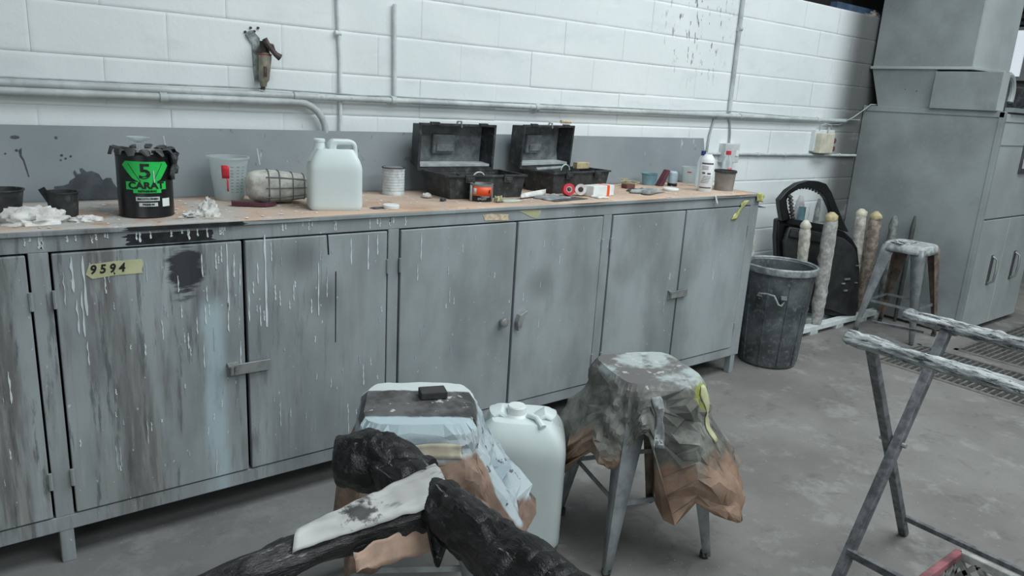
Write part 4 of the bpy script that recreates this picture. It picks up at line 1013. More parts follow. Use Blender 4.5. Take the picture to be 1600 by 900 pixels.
dc = thing('extraction_duct', 'large grey sheet metal duct rising from the top of the tall cabinet', 'duct', (5.7, 2.5, CH))
DX0, DX1, DY0, DY1, DZ = 5.37, 5.97, 2.165, 2.82, 1.752
obj('riser', MB().box(DX0, DX1, DY0, DY1, DZ, 4.19), M['cab'], dc, bevel=.003, smooth=0)
obj('front_sheet', MB().box(DX0+.004, DX1-.003, DY0-.006, DY0, DZ+.01, 4.19), M['cabf'], dc, smooth=0)
obj('flange', MB().box(DX0-.014, DX1+.01, DY0-.022, DY1+.01, DZ-.010, DZ+.008), M['cabf'], dc, smooth=0, bevel=.002)
hp = MB(); lo = [(DX0+.02, 2.376), (DX1-.1, 2.376), (DX1-.1, 2.745), (DX0+.02, 2.745)]; hi = [(DX0, 2.376), (DX1, 2.376), (DX1, DY1), (DX0, DY1)]
hp.add([(x, y, CH) for x, y in lo]+[(x, y, DZ-.008) for x, y in hi], [(3, 2, 1, 0), (4, 5, 6, 7)]+[(i, (i+1) % 4, 4+(i+1) % 4, 4+i) for i in range(4)])
obj('hopper', hp, M['cab'], dc, smooth=0)
obj('throat', MB().box(5.455, 5.58, 2.22, 2.374, CH+.002, DZ-.011), M['cab'], dc, smooth=0)
obj('rivet', MB().lathe([(0, 0), (.006, 0), (0, .005)], 8, mt=Matrix.Translation((DX0+.012, 2.57, 1.61)) @ Matrix.Rotation(R(-90), 4, 'Y')).lathe([(0, 0), (.006, 0), (0, .005)], 8, mt=Matrix.Translation((DX0+.012, 2.49, 1.60)) @ Matrix.Rotation(R(-90), 4, 'Y')), M['cabd'], dc)
fb = thing('fan_housing', 'grey metal fan box on the cabinet in front of the duct hopper', 'fan housing', (5.5, 2.17, CH))
obj('box', MB().box(5.345, 5.45, 1.965, 2.372, CH+.003, 1.728), M['cab'], fb, smooth=0, bevel=.002)
obj('front_sheet', MB().box(5.349, 5.447, 1.960, 1.965, CH+.006, 1.726), M['cabf'], fb, smooth=0)
obj('volute', MB().lathe([(0, 0), (.135, 0), (.135, .02), (.14, .02), (.14, .12), (0, .12)], 28, mt=Matrix.Translation((5.60, 2.16, 1.60)) @ Matrix.Rotation(R(90), 4, 'X')), M['cabd'], fb)
obj('scroll', MB().tube([(5.60+.125*math.cos(R(a)), 2.03, 1.60+.125*math.sin(R(a))) for a in range(-20, 110, 10)], .022, 10), M['cabf'], fb)
mo = thing('electric_motor', 'dark electric motor beside the fan box on the cabinet top', 'motor', (5.95, 2.05, CH))
obj('body', MB().tube([(5.86, 2.05, 1.585), (6.10, 2.05, 1.585)], .072, 24), M['bplastic'], mo)
fr = MB()
for i in range(12): fr.box(5.875+i*.018, 5.879+i*.018, 1.97, 2.13, 1.50, 1.665)
obj('cooling_fins', fr, M['cabd'], mo, smooth=0)
obj('foot', MB().box(5.88, 6.08, 1.98, 2.12, CH+.002, 1.52), M['cabd'], mo, smooth=0)
tag(obj('cabinet_tray', MB().box(5.46, 6.36, 1.90, 1.955, CH+.002, CH+.03), M['cab'], smooth=0), 'grey metal strip along the cabinet top in front of the motor', 'strip')
crumple_blob('rag', 5.40, 2.90, .09, .04, .05, M['pot'], 'dirty cloth lump on the wall top beside the duct', 'rag', 33, .5, 2.085)

# ================================================================ BEHIND THE BENCH END
cs = thing('carton', 'pale grey carton with open flap standing behind the right bench end', 'box', (3.50, 2.50, 0))
obj('body', MB().box(3.415, 3.565, 2.42, 2.66, .55, .90), M['cabf'], cs, smooth=0, bevel=.002)
obj('flap', MB().add([(3.415, 2.42, .90), (3.565, 2.42, .90), (3.56, 2.33, .895), (3.415, 2.38, .93), (3.415, 2.42, .902), (3.565, 2.42, .902), (3.56, 2.33, .898), (3.415, 2.38, .933)], [(0, 1, 2, 3), (7, 6, 5, 4), (0, 4, 5, 1), (1, 5, 6, 2), (2, 6, 7, 3), (3, 7, 4, 0)]), M['greypaper'], cs, smooth=0)
cs2 = thing('carton', 'lower pale grey carton supporting the open one behind the bench end', 'box', (3.50, 2.50, 0))
obj('body', MB().box(3.412, 3.56, 2.44, 2.68, 0, .547), M['cabf'], cs2, smooth=0, bevel=.002)
tag(obj('board_offcut', MB().box(3.70, 3.725, 2.55, 2.80, 0, .855), M['cab'], smooth=0), 'grey board offcut standing upright behind the dustbin', 'board')
tag(obj('board_offcut', MB().box(3.63, 3.66, 2.66, 2.82, 0, .96), plain('pinkish_grey_board', (.36, .33, .33)), smooth=0), 'pinkish grey board end standing by the wall behind the open carton', 'board')

# dustbin
bn = thing('dustbin', 'dusty dark metal dustbin at the right end of the bench', 'bin', (3.715, 2.285, 0))
bx_, by_ = 3.715, 2.285
pf = [(0, .0), (.150, 0), (.158, .012)] + [(.158+.032*i/12, .012+.54*i/12) for i in range(13)] + [(.200, .545), (.202, .575), (.196, .580), (.184, .566), (.152, .02), (0, .018)]
obj('body', MB().lathe(pf, 48, (bx_, by_, 0)), M['bin'], bn)
obj('rim', MB().lathe([(.191, .542), (.203, .545), (.206, .558), (.204, .578), (.196, .584), (.190, .578), (.191, .542)], 48, (bx_, by_, 0)), M['binrim'], bn)
for i in range(10):
    a = i*2*PI/10 + .3
    obj('rib', MB().bar((bx_+.160*math.cos(a), by_+.160*math.sin(a), .02), (bx_+.187*math.cos(a), by_+.187*math.sin(a), .53), .010, .008, (math.cos(a), math.sin(a), 0)), M['bin'], bn, smooth=0, bevel=.002)
for a0 in (R(212), R(32)):
    pts = []
    for k, dz in ((-.42, .405), (-.40, .435), (-.25, .44), (-.05, .435), (.08, .39), (.16, .385), (.22, .41), (.24, .43)):
        rr = .205; pts.append((bx_+rr*math.cos(a0+k), by_+rr*math.sin(a0+k), dz))
    obj('handle', MB().tube(pts, .006, 8), M['binrim'], bn)
    for k in (-.42, .20):
        obj('handle_bracket', MB().bar((bx_+.19*math.cos(a0+k), by_+.19*math.sin(a0+k), .41), (bx_+.205*math.cos(a0+k), by_+.205*math.sin(a0+k), .43), .03, .03), M['bin'], bn, smooth=0)

# rack of wrapped posts and the car door leaning in it
rk = thing('post_rack', 'low grey floor rack that carries the wrapped posts beside the dustbin', 'rack', (4.75, 2.6, 0))
for i, yy in enumerate((2.43, 2.72)):
    obj('rail', MB().box(4.05, 5.33, yy, yy+.06, .025, .06), M['pipe_w'] if i == 0 else M['pipe'], rk, smooth=0, bevel=.003)
for x in (4.1, 4.42, 4.74, 5.06, 5.26):
    obj('cross_slat', MB().box(x, x+.09, 2.43, 2.78, 0, .024), M['pipe'], rk, smooth=0, bevel=.002)
obj('rail', MB().box(4.05, 5.33, 2.55, 2.66, .025, .055), M['pipe'], rk, smooth=0, bevel=.003)
def wpost(label, a, b, r, mat, tip=None, lump=.22, n=20, name='wrapped_post'):
    a, b = Vector(a), Vector(b); t = thing(name, label, 'post', a)
    pts = [a.lerp(b, i/n) for i in range(n+1)]
    rad = [r*(.75+.3*min(1, i/4)) * (1 if i < n-1 else (.8 if i == n-1 else .4)) for i in range(n+1)]
    obj('wrapping', MB().tube(pts, rad, 14, lump=lump, ls=26, seed=a.x), mat, t, smooth=60)
    if tip:
        d_ = (b-a).normalized()
        obj('tip', MB().tube([b-d_*.05, b-d_*.03, b-d_*.01, b+d_*.010], [r*.8, r*1.05, r*.9, r*.35], 12, lump=.2, ls=30), tip, t, smooth=60)
    return t
wpost('cream wrapped post standing in front of the car door, the shorter one', (4.254, 2.445, .06), (4.187, 2.45, .765), .030, M['wrapw'], M['socket'])
wpost('thick grey wrapped post leaning across the car door with a tan tip', (4.512, 2.455, .06), (4.475, 2.45, .80), .040, plain('grey_white_wrap', (.42, .42, .40), .85, var=.3, scale=30, bump=.8), M['wood'])
wpost('pale wrapped post seen through the car door window with blue tape on it', (4.57, 2.75, .06), (4.60, 2.755, .87), .030, plain('pinkish_white_wrap', (.52, .50, .52), .85), None)
wpost('slim grey post seen through the car door window right of the blue taped one', (4.83, 2.76, .06), (4.84, 2.76, .84), .018, M['wrapg'])
wpost('slim white post standing between the bench end and the car door', (3.93, 2.60, 0), (3.90, 2.62, .74), .016, M['wrapw'])
wpost('post with a cream pointed paper tip right of the car door', (5.14, 2.55, .06), (5.06, 2.56, .78), .036, M['wrapw'], M['socket'])
wpost('brown and grey wrapped post left of the far stool', (5.12, 2.47, .06), (5.09, 2.47, .775), .038, M['wrapo'], M['wood'])
wpost('dark grey wrapped post behind the far stool', (5.30, 2.42, .06), (5.28, 2.43, .75), .027, M['wrapg'])
wpost('thin dark post rising behind the seat of the far stool', (5.335, 2.32, 0), (5.335, 2.32, .765), .014, M['cabd'], lump=.05)
wpost('grey wrapped post leaning low between the two front posts', (4.30, 2.45, .06), (4.42, 2.50, .40), .028, M['wrapg'])
tag(obj('blue_tape_patch', MB().tube([(4.578, 2.722, .70), (4.585, 2.725, .80)], .024, 12), M['blue']), 'blue tape patch around the pale post seen through the door window', 'tape')

# car door, plane from (3.95,2.72) to (5.03,2.46)
P0 = Vector((3.95, 2.72, 0)); P1 = Vector((5.03, 2.46, 0)); ex = (P1-P0).normalized(); nx = Vector((ex.y, -ex.x, 0))
if nx.y > 0: nx = -nx
lean = .035
def dpt(s, z, off): return P0 + ex*s + nx*(off - z*lean + .02) + Vector((0, 0, z))
door = thing('car_door', 'black car door with an open window arch standing in the post rack', 'car door', (4.5, 2.59, 0))
outer = [(1.108, .004), (1.121, .108), (1.080, .389), (1.030, .535), (.965, .603), (.882, .653), (.818, .728), (.743, .827), (.677, .92), (.62, .974), (.55, .99), (.467, .993), (.378, .976), (.297, .931), (.240, .870), (.256, .817), (.287, .735)]
inner = [(1.0, .42), (.98, .46), (.93, .50), (.88, .55), (.83, .61), (.77, .67), (.744, .710), (.70, .79), (.655, .850), (.608, .899), (.57, .925), (.52, .940), (.454, .952), (.385, .944), (.318, .907), (.292, .870), (.337, .790)]
# window frame strip
fo = [(.882, .653), (.818, .728), (.743, .827), (.677, .92), (.62, .974), (.55, .99), (.467, .993), (.378, .976), (.297, .931), (.24, .87), (.256, .817), (.287, .735)]
fi = [(.745, .690), (.725, .748), (.690, .810), (.640, .875), (.590, .915), (.530, .938), (.460, .950), (.390, .942), (.325, .908), (.300, .872), (.318, .817), (.352, .752)]
def strip(o_, i_, off0, off1):
    n = len(o_); mb = MB()
    v = [dpt(*p, off0) for p in o_]+[dpt(*p, off0) for p in i_]+[dpt(*p, off1) for p in o_]+[dpt(*p, off1) for p in i_]
    f_ = []
    for i in range(n-1):
        f_ += [(i, i+1, n+i+1, n+i), (2*n+i, 3*n+i, 3*n+i+1, 2*n+i+1), (i, 2*n+i, 2*n+i+1, i+1), (n+i, n+i+1, 3*n+i+1, 3*n+i)]
    f_ += [(0, n, 3*n, 2*n), (n-1, 3*n-1, 4*n-1, 2*n-1)] if False else [(0, n, 3*n, 2*n), (n-1, 2*n-1, 4*n-1, 3*n-1)]
    return mb.add(v, f_)
obj('window_frame', strip(fo, fi, -.012, .028), M['door'], door, smooth=25, bevel=.004)
body = [(1.108, .004), (1.121, .108), (1.080, .389), (1.030, .535), (.965, .603), (.882, .653), (.745, .690), (.60, .715), (.352, .752), (.287, .740), (.295, .62), (.320, .50), (.35, .36), (.42, .20), (.56, .11), (.80, .075), (1.0, .03)]
obj('outer_skin', MB().prism(body, lambda s, z: dpt(s, z, -.06), lambda s, z: dpt(s, z, -.01)), M['door'], door, smooth=25, bevel=.01)
ip = [(1.07, .05), (1.085, .11), (1.04, .37), (.99, .51), (.94, .565), (.86, .61), (.74, .64), (.60, .665), (.36, .70), (.33, .60), (.36, .46), (.40, .34), (.46, .24), (.60, .16), (.82, .12), (.98, .07)]
obj('inner_panel', MB().prism(ip, lambda s, z: dpt(s, z, -.01), lambda s, z: dpt(s, z, .022)), M['doorin'], door, smooth=25, bevel=.01)
obj('belt_line', MB().bar(dpt(.34, .735, .015), dpt(.76, .675, .015), .03, .035), M['door'], door, smooth=0, bevel=.004)
obj('trim_ridge', MB().bar(dpt(.36, .66, .03), dpt(.72, .60, .03), .018, .05), M['doorin'], door, smooth=0, bevel=.006)
obj('opening', MB().prism([(.42, .30), (.50, .50), (.66, .47), (.70, .22), (.56, .18)], lambda s, z: dpt(s, z, .020), lambda s, z: dpt(s, z, .024)), M['black'], door, smooth=0)
lk = MB()
for (s, z, a_, b_) in ((1.02, .42, .045, .006), (1.02, .30, .025, .006), (.93, .33, .05, .012), (.90, .30, .03, .008), (.93, .25, .03, .01)): lk.bar(dpt(s-a_/2, z, .026), dpt(s+a_/2, z, .026), .01, b_)
obj('lock_slots', lk, M['steel'], door, smooth=0)
for k in range(10):
    s = .60-.028*k
    sz = .905+.045*math.sin(min(1, k/6)*PI/2)-.002*max(0, k-6)**2
    obj('seal_tooth', MB().bar(dpt(s, sz-.010, .020), dpt(s, sz+.012, .020), .012, .012), M['doorin'], door, smooth=0)
hb_ = MB()
for i in range(7): hb_.tube([dpt(.305+.008*i, .90-.022*i, .030), dpt(.320+.006*i, .885-.022*i, .048)], .012, 8, lump=.4, ls=60, seed=i)
obj('mirror_bracket', hb_, M['bplastic'], door)

# ================================================================ STOOLS
def stool_metal(t, half, H, spread, mats, seatmat, seat=True, crossz=.22):
    """tapered sheet metal legs on a pressed square seat, in the stool's own coordinates"""
    if seat:
        n = 40
        def fn(u, v):
            a = u*2*PI; ca, sa = math.cos(a), math.sin(a); e = .42
            prof_ = ((0, H), (.75, H), (.92, H-.002), (1, H-.010), (1.02, H-.03), (1.05, H-.055))
            k, z = prof_[int(round(v*5))]
            return Vector((math.copysign(abs(ca)**e, ca)*half*k, math.copysign(abs(sa)**e, sa)*half*k, z))
        g = MB(); g.grid(fn, n, 6, closed=True)
        obj('seat', g, seatmat, t, world=False, smooth=50, thick=.003)
    i = 0
    for sx in (-1, 1):
        for sy in (-1, 1):
            top = Vector((sx*half*.93, sy*half*.93, H-.02)); bot = Vector((sx*spread, sy*spread, .008))
            g = MB(); v = []
            ns = 8
            for k in range(ns+1):
                s = k/ns; c_ = top.lerp(bot, s); wd = .060*(1-s)**1.1+.020
                if s == 0: wd = .085
                # L-shaped folded leg: two flanges meeting at the outer corner
                for (dx, dy) in ((-sx*wd, 0), (-sx*wd*.15, sy*.004), (sx*.004, sy*.004), (sx*.004, -sy*wd*.15), (0, -sy*wd)):
                    v.append(c_+Vector((dx, dy, 0)))
            f_ = [(k*5+j, k*5+j+1, (k+1)*5+j+1, (k+1)*5+j) for k in range(ns) for j in range(4)]
            g.add(v, f_)
            lg = obj('leg', g, mats[i], t, world=False, smooth=50, thick=.003)
            obj('foot_pad', MB().tube([bot+Vector((-sx*.010, -sy*.010, -.008)), bot+Vector((-sx*.010, -sy*.010, .014))], .014, 10), M['bplastic'], lg, world=False)
            i += 1
    zz = crossz; k = (H-.02-zz)/(H-.028); c_ = half*.93+(spread-half*.93)*k-.014
    for a, b in (((-c_, -c_), (c_, -c_)), ((c_, -c_), (c_, c_)), ((c_, c_), (-c_, c_)), ((-c_, c_), (-c_, -c_))):
        obj('cross_brace', MB().bar((a[0], a[1], zz), (b[0], b[1], zz), .004, .016), mats[0], t, world=False, smooth=0)

def skirt(center, half, ztop, Lf, Ff, seed, drop=0.03, nu=84, nv=26, crump=.016, rz=0.0, dome=.004, e=.42, fold=.5):
    """masking paper over a square seat: flat top, then a hanging crumpled skirt. Lf/Ff give length and flare by view angle"""
    g = MB()
    def fn(u, v):
        if .3 < v < 1:
            jj = Vector((u*997, v*613, seed)); u = u + .55/nu*noise.noise(jj)*2; v = v + .5/nv*noise.noise(jj*1.3)*2
        elif v <= .3: v = v*(.97 if v < .29 else 1)
        a = u*2*PI; ca, sa = math.cos(a), math.sin(a)
        x = math.copysign(abs(ca)**e, ca)*half; y = math.copysign(abs(sa)**e, sa)*half
        X, Y = x*math.cos(rz)-y*math.sin(rz), x*math.sin(rz)+y*math.cos(rz)
        ang = math.degrees(math.atan2(Y, X)) % 360
        if v < .3:
            k = v/.3
            z = ztop + dome*(1-k*k) - (.010 if k > .97 else 0)
            p = Vector((X*k, Y*k, z))
            q = Vector((p.x*14, p.y*14, seed)); p.z += .004*noise.noise(q)*k + .003*abs(noise.noise(q*2.3))
            return Vector(center) + p
        t = (v-.3)/.7
        L = Lf(ang)*(1+.10*noise.noise(Vector((ca*5, sa*5, seed)))); F = Ff(ang)
        out = Vector((math.cos(R(ang)), math.sin(R(ang)), 0))
        p = Vector((X, Y, ztop-.012)) + Vector((0, 0, -L*t))
        q = Vector((X*9, Y*9, p.z*7+seed))
        fo_ = fold*.045*t*math.sin(ang*PI/180*11+seed+2*noise.noise(q*.8))*(.4+abs(noise.noise(q*.5)))
        d1 = noise.voronoi(q*1.5)[0]; d2 = noise.voronoi(q*3.3)[0]
        ridg = (d1[1]-d1[0]-.3)*crump*1.5 + (d2[1]-d2[0]-.25)*crump*.75 + (1-2*abs(noise.noise(q*1.2)))*crump*.6
        tw = min(1, t*6)
        if t < .3: p += out*.007*noise.noise(Vector((X*6, Y*6, p.z*55+seed)))
        tt = max(0, (t-.16)/.84); p += out*(F*1.15*(tt*tt*(3-2*tt))**.8 + fo_ + (.010+ridg)*tw)
        p.z += .25*crump*noise.noise(q*3)*tw
        return Vector(center)+p
    g.grid(fn, nu, nv, closed=True)
    tri = []
    for i, q in enumerate(g.f): tri += ([(q[0], q[1], q[2]), (q[0], q[2], q[3])] if (i*7+i//5) % 2 else [(q[0], q[1], q[3]), (q[1], q[2], q[3])])
    g.f = tri
    return g
def conform(mb_, paper, centre, gap=.004):
    """lays a strip on the hanging paper: each point moves horizontally until it rests on the paper's outside"""
    from mathutils.bvhtree import BVHTree
    bv = BVHTree.FromPolygons([Vector(p) for p in paper.v], paper.f)
    out = []
    for p in mb_.v:
        p = Vector(p); c0 = Vector((centre[0], centre[1], p.z)); d_ = (p-c0); d_.z = 0; d_.normalize()
        h = bv.ray_cast(c0+d_*.6, -d_)
        out.append(tuple(h[0]+d_*gap) if h[0] is not None else tuple(p))
    mb_.v = out; return mb_
def table(pts):
    """smooth interpolation over view angle (degrees, -180..180)"""
    def f_(a):
        for i in range(len(pts)-1):
            if pts[i][0] <= a <= pts[i+1][0]:
                t = (a-pts[i][0])/(pts[i+1][0]-pts[i][0]); t = t*t*(3-2*t); return pts[i][1]*(1-t)+pts[i+1][1]*t
        return pts[-1][1]
    return f_
def viewang(base): return lambda ang: (ang-base+180) % 360 - 180

# near right stool
s2 = thing('stool', 'metal stool under torn brown masking paper, right of the large jerrycan', 'stool', (1.715, 1.46, 0), R(-18))
stool_metal(s2, .135, .575, .185, [M['stool'], M['stool'], M['stool'], M['stoolr']], M['stool'])
va2 = viewang(220)
L2 = table([(-180, .20), (-130, .24), (-95, .36), (-72, .42), (-55, .30), (-38, .22), (-14, .25), (2, .12), (10, .14), (24, .43), (45, .34), (68, .40), (95, .36), (125, .24), (180, .20)])
F2 = table([(-180, .05), (-100, .10), (-60, .09), (-20, .03), (5, .0), (30, .04), (70, .13), (100, .13), (140, .07), (180, .05)])
g = skirt((1.715, 1.46, 0), .148, .598, lambda a: L2(va2(a)), lambda a: F2(va2(a)), 3.0, rz=R(-18), crump=.024, fold=.7)
def s2mat():
    t = NT('oversprayed_kraft_paper', .75)
    z = t.sep(2); br = t.mix(t.ramp(t.noise(9), .35, .65), (.17, .110, .075), (.31, .205, .145))
    ov = t.mix(t.ramp(t.noise(11, off=4), .38, .62), (.10, .103, .092), (.215, .222, .20))
    nz = t.n('ShaderNodeMath'); nz.operation = 'MULTIPLY_ADD'; t.l(t.noise(7, detail=6, off=9), nz.inputs[0]); nz.inputs[1].default_value = .50; t.l(z, nz.inputs[2])
    c = t.mix(t.ramp(nz.outputs[0], .55, .64), br, ov)
    top = t.ramp(z, .575, .590)
    tc = t.mix(t.ramp(t.noise(7, off=14), .42, .55), (.135, .13, .125), (.38, .43, .42))
    tc = t.mix(t.mul(t.ramp(t.noise(24, off=31), .60, .66), .7), tc, (.5, .53, .52))
    c = t.mix(top, c, tc)
    yl = t.n('ShaderNodeVectorMath'); yl.operation = 'DISTANCE'; t.l(t.pos, yl.inputs[0]); yl.inputs[1].default_value = (1.79, 1.29, .555)
    c = t.mix(t.mul(t.ramp(yl.outputs['Value'], .062, .035), t.ramp(t.noise(34, off=2), .45, .50)), c, (.27, .30, .06))
    t.col(c); t.bump(t.noise(42, detail=6), .35, .004); return t.m
tag(obj('masking_paper', g, s2mat(), thick=.0012, smooth=14, loc=(1.715, 1.46, .15)), 'crumpled grey and brown masking paper draped over the right near stool', 'paper')
s2paper = g
# strips of yellowish tape hanging at the front of it
for k, (x, y, z, L, dx, lab_) in enumerate(((1.585, 1.30, .570, .15, .02, 'grey green tape strip hanging at the front of the right near stool'), (1.79, 1.265, .585, .16, .01, 'cream tape strip hanging over the right corner of the right near stool'))):
    g = MB(); g.grid(lambda u, v: Vector((x+(u-.5)*.030*(1+.4*math.sin(v*9))+dx*v, y-.002-.030*math.sin(v*PI*.8)-.02*(u-.5), z-L*v+.01*math.sin(v*5))), 6, 14); conform(g, s2paper, (1.715, 1.46))
    tag(obj('tape_strip', g, M['tape'] if k else M['greypaper'], thick=.001), lab_, 'tape')

# near left stool
s1 = thing('stool', 'metal stool padded and covered with paper, behind the black wrapped stand', 'stool', (.93, 1.545, 0), R(-31))
stool_metal(s1, .13, .570, .185, [M['stool']]*4, M['stool'])
va1 = viewang(239)
L1 = table([(-180, .18), (-120, .22), (-75, .36), (-50, .38), (-25, .36), (0, .27), (20, .24), (35, .20), (50, .30), (72, .32), (95, .26), (130, .2), (180, .18)])
F1 = table([(-180, .04), (-80, .04), (-40, .03), (0, .0), (30, .03), (60, .12), (85, .14), (120, .08), (180, .04)])
g = skirt((.93, 1.545, 0), .150, .614, lambda a: L1(va1(a)), lambda a: F1(va1(a)), 8.0, rz=R(-31), crump=.012, dome=.006, fold=.6)
def s1mat():
    t = NT('blue_white_oversprayed_paper', .7)
    z = t.sep(2)
    br = t.mix(t.ramp(t.noise(8), .35, .65), (.16, .105, .078), (.32, .22, .16))
    ov = t.mix(t.ramp(t.noise(9, off=5), .4, .6), (.25, .31, .34), (.40, .46, .48))
    ov = t.mix(t.mul(t.ramp(t.noise(30, off=15), .62, .66), .8), ov, (.03, .03, .03))
    nz = t.n('ShaderNodeMath'); nz.operation = 'MULTIPLY_ADD'; t.l(t.noise(5, off=1), nz.inputs[0]); nz.inputs[1].default_value = .16; t.l(z, nz.inputs[2])
    # the far right hand flare is paint covered lower down
    x = t.sep(0); lx = t.ramp(x, .98, 1.06, 0, .18)
    nz2 = t.n('ShaderNodeMath'); nz2.operation = 'ADD'; t.l(nz.outputs[0], nz2.inputs[0]); t.l(lx, nz2.inputs[1])
    c = t.mix(t.ramp(nz2.outputs[0], .605, .63), br, ov)
    # top: rear white, dark band across, pale blue front
    rot = t.n('ShaderNodeMapping'); rot.vector_type = 'POINT'; rot.inputs['Location'].default_value = (0, 0, 0)
    rot.inputs['Rotation'].default_value = (0, 0, R(31))
    sub = t.n('ShaderNodeVectorMath'); sub.operation = 'SUBTRACT'; t.l(t.pos, sub.inputs[0]); sub.inputs[1].default_value = (.93, 1.545, 0)
    t.l(sub.outputs[0], rot.inputs[0]); ly = t.sep(1, rot.outputs[0])
    ny = t.n('ShaderNodeMath'); ny.operation = 'MULTIPLY_ADD'; t.l(t.noise(14, off=3), ny.inputs[0]); ny.inputs[1].default_value = .03; t.l(ly, ny.inputs[2])
    band = t.mul(t.ramp(ny.outputs[0], -.085, -.075), t.ramp(ny.outputs[0], .088, .078))
    dk = t.mix(t.ramp(t.noise(9, off=22), .4, .6), (.045, .045, .045), (.12, .12, .12))
    dk = t.mix(t.mul(t.ramp(t.noise(26, off=30), .62, .66), .85), dk, (.55, .57, .56))
    tc = t.mix(band, t.mix(t.ramp(ly, -.02, .02), (.42, .52, .55), (.60, .65, .64)), dk)
    c = t.mix(t.ramp(z, .586, .598), c, tc)
    t.col(c); t.bump(t.noise(36, detail=6), .3, .004); return t.m
tag(obj('masking_paper', g, s1mat(), thick=.0012, smooth=14, loc=(.93, 1.545, .25)), 'blue white sprayed masking paper with a dark band, over the left near stool', 'paper')
s1paper = g
# yellowish tape band along the front of the paper
g = MB()
def tb(u, v):
    a = R(-31); lx = -.135+.27*u; p = Vector((lx*math.cos(a)+.196*math.sin(a), lx*math.sin(a)-.196*math.cos(a), 0))
    return Vector((.93, 1.545, 0)) + p + Vector((0, 0, .540+.035*v - .004*math.sin(u*7))) + Vector((-.5, -.85, 0))*(.004*math.sin(u*13))
g.grid(tb, 30, 5); conform(g, s1paper, (.93, 1.545), .005)
tag(obj('tape_band', g, plain('cream_paper_tape', (.52, .47, .36), .7, var=.2), thick=.0015), 'cream tape band across the front of the left near stool', 'tape')
sd_ = MB(); sd_.box(-.035, .035, -.024, .024, .0, .020)
so_ = obj('sanding_block', sd_, M['sand'], loc=(0, 0, 0), bevel=.003, smooth=0)
so_.location = (.975, 1.550, .622); so_.rotation_euler = (0, 0, R(-20))
tag(so_, 'dark grey sanding block lying on the left near stool', 'sanding block')

# far stool
s3 = thing('stool', 'bare pale metal stool in front of the tall cabinet', 'stool', (5.03, 2.175, 0), R(3))
stool_metal(s3, .135, .625, .19, [M['stool'], M['stool'], M['stoolr'], M['stoolr']], M['stoolw'])
crumple_blob('paint_cloth', 4.98, 2.20, .10, .07, .016, M['stoolw'], 'thin crust of white paint flakes on the seat of the far stool', 'paint crust', 18, .5, .626)

# ================================================================ TRESTLES
def beam(a, b, r, lump, ls, flat, seed, n=70, ends=.75, nn_=22, ridge=0, stretch=None):
    a, b = Vector(a), Vector(b); pts = [a.lerp(b, i/n) for i in range(n+1)]
    for i, p in enumerate(pts): p.z += .004*noise.noise(Vector((i*.2, seed, 0)))
    rad = [r*(ends if i in (0, n) else 1) for i in range(n+1)]
    return MB().tube(pts, rad, nn_, lump=lump, ls=ls, flat=flat, seed=seed, ridge=ridge, stretch=stretch)
tr = thing('trestle', 'folding metal trestle with two paint caked wrapped beams at the right', 'trestle', (2.26, .4, 0))
obj('padded_beam', beam((2.035, 1.01, .785), (2.035, -.35, .785), .020, .20, 24, (1.35, .85), 1, n=240, nn_=40, ridge=.8, stretch=(1, .22, 1)), M['trestlepaint'], tr, smooth=60)
obj('padded_beam', beam((2.465, 1.045, .785), (2.465, -.35, .785), .020, .22, 22, (1.35, .85), 5, n=240, nn_=40, ridge=.9, stretch=(1, .25, 1)), M['trestlepaint'], tr, smooth=60)
for yy in (.925, -.25):
    obj('leg', MB().bar((2.045, yy+.012, .770), (2.545, yy+.012, 0), .026, .026, (0, 1, 0)), M['legpaint'], tr, smooth=0, bevel=.003)
    obj('leg', MB().bar((2.455, yy-.018, .770), (2.02, yy-.018, 0), .030, .030, (0, 1, 0)), M['legpaint'], tr, smooth=0, bevel=.003)
    obj('pivot_bolt', MB().tube([(2.266, yy-.045, .433), (2.266, yy+.036, .433)], .008, 8), M['steel'], tr)
obj('stretcher', MB().bar((2.500, .937, .085), (2.500, -.25, .085), .016, .016), M['legpaint'], tr, smooth=0)
obj('stretcher', MB().bar((2.075, .907, .12), (2.075, -.26, .12), .018, .022), M['legpaint'], tr, smooth=0)
obj('end_bar', MB().bar((2.50, .99, .735), (2.455, 1.14, .735), .008, .008), M['legpaint'], tr, smooth=0)

# black wrapped stand in the foreground
bs = thing('panel_stand', 'black wrapped T shaped panel stand in the near foreground', 'panel stand', (.62, .5, 0))
obj('padded_arm', beam((.575, 1.135, .745), (.64, .15, .745), .042, .30, 16, (1.0, .9), 2, n=260, ends=.6, nn_=64, ridge=.35, stretch=(1, .45, 1)), M['blackwrap'], bs, smooth=30)
obj('end_roll', MB().tube([(.520+.105*i/40, 1.150-.15*(i/40)**1.2, .745+.003*math.sin(PI*i/40)) for i in range(41)], [.028+.020*math.sin(PI*min(1, .08+i/44))**.5 for i in range(41)], 64, lump=.26, ls=13, seed=9, ridge=.35), M['blackwrap'], bs, smooth=30)
M['armwrap'] = wrapped('black_arm_wrap', (.004, .004, .004), (.014, .013, .014), (.30, .30, .29), 0, .8, .625, .34, fs=75, bmp=1.0)
obj('padded_arm', MB().tube([(.60-.42*i/60, .925-.015*i/60, .742-.008*i/60) for i in range(61)], [.042-.020*i/60 for i in range(61)], 56, lump=.34, ls=18, flat=(.8, .75), seed=6, ridge=.4, stretch=(.4, 1, 1)), M['armwrap'], bs, smooth=30)
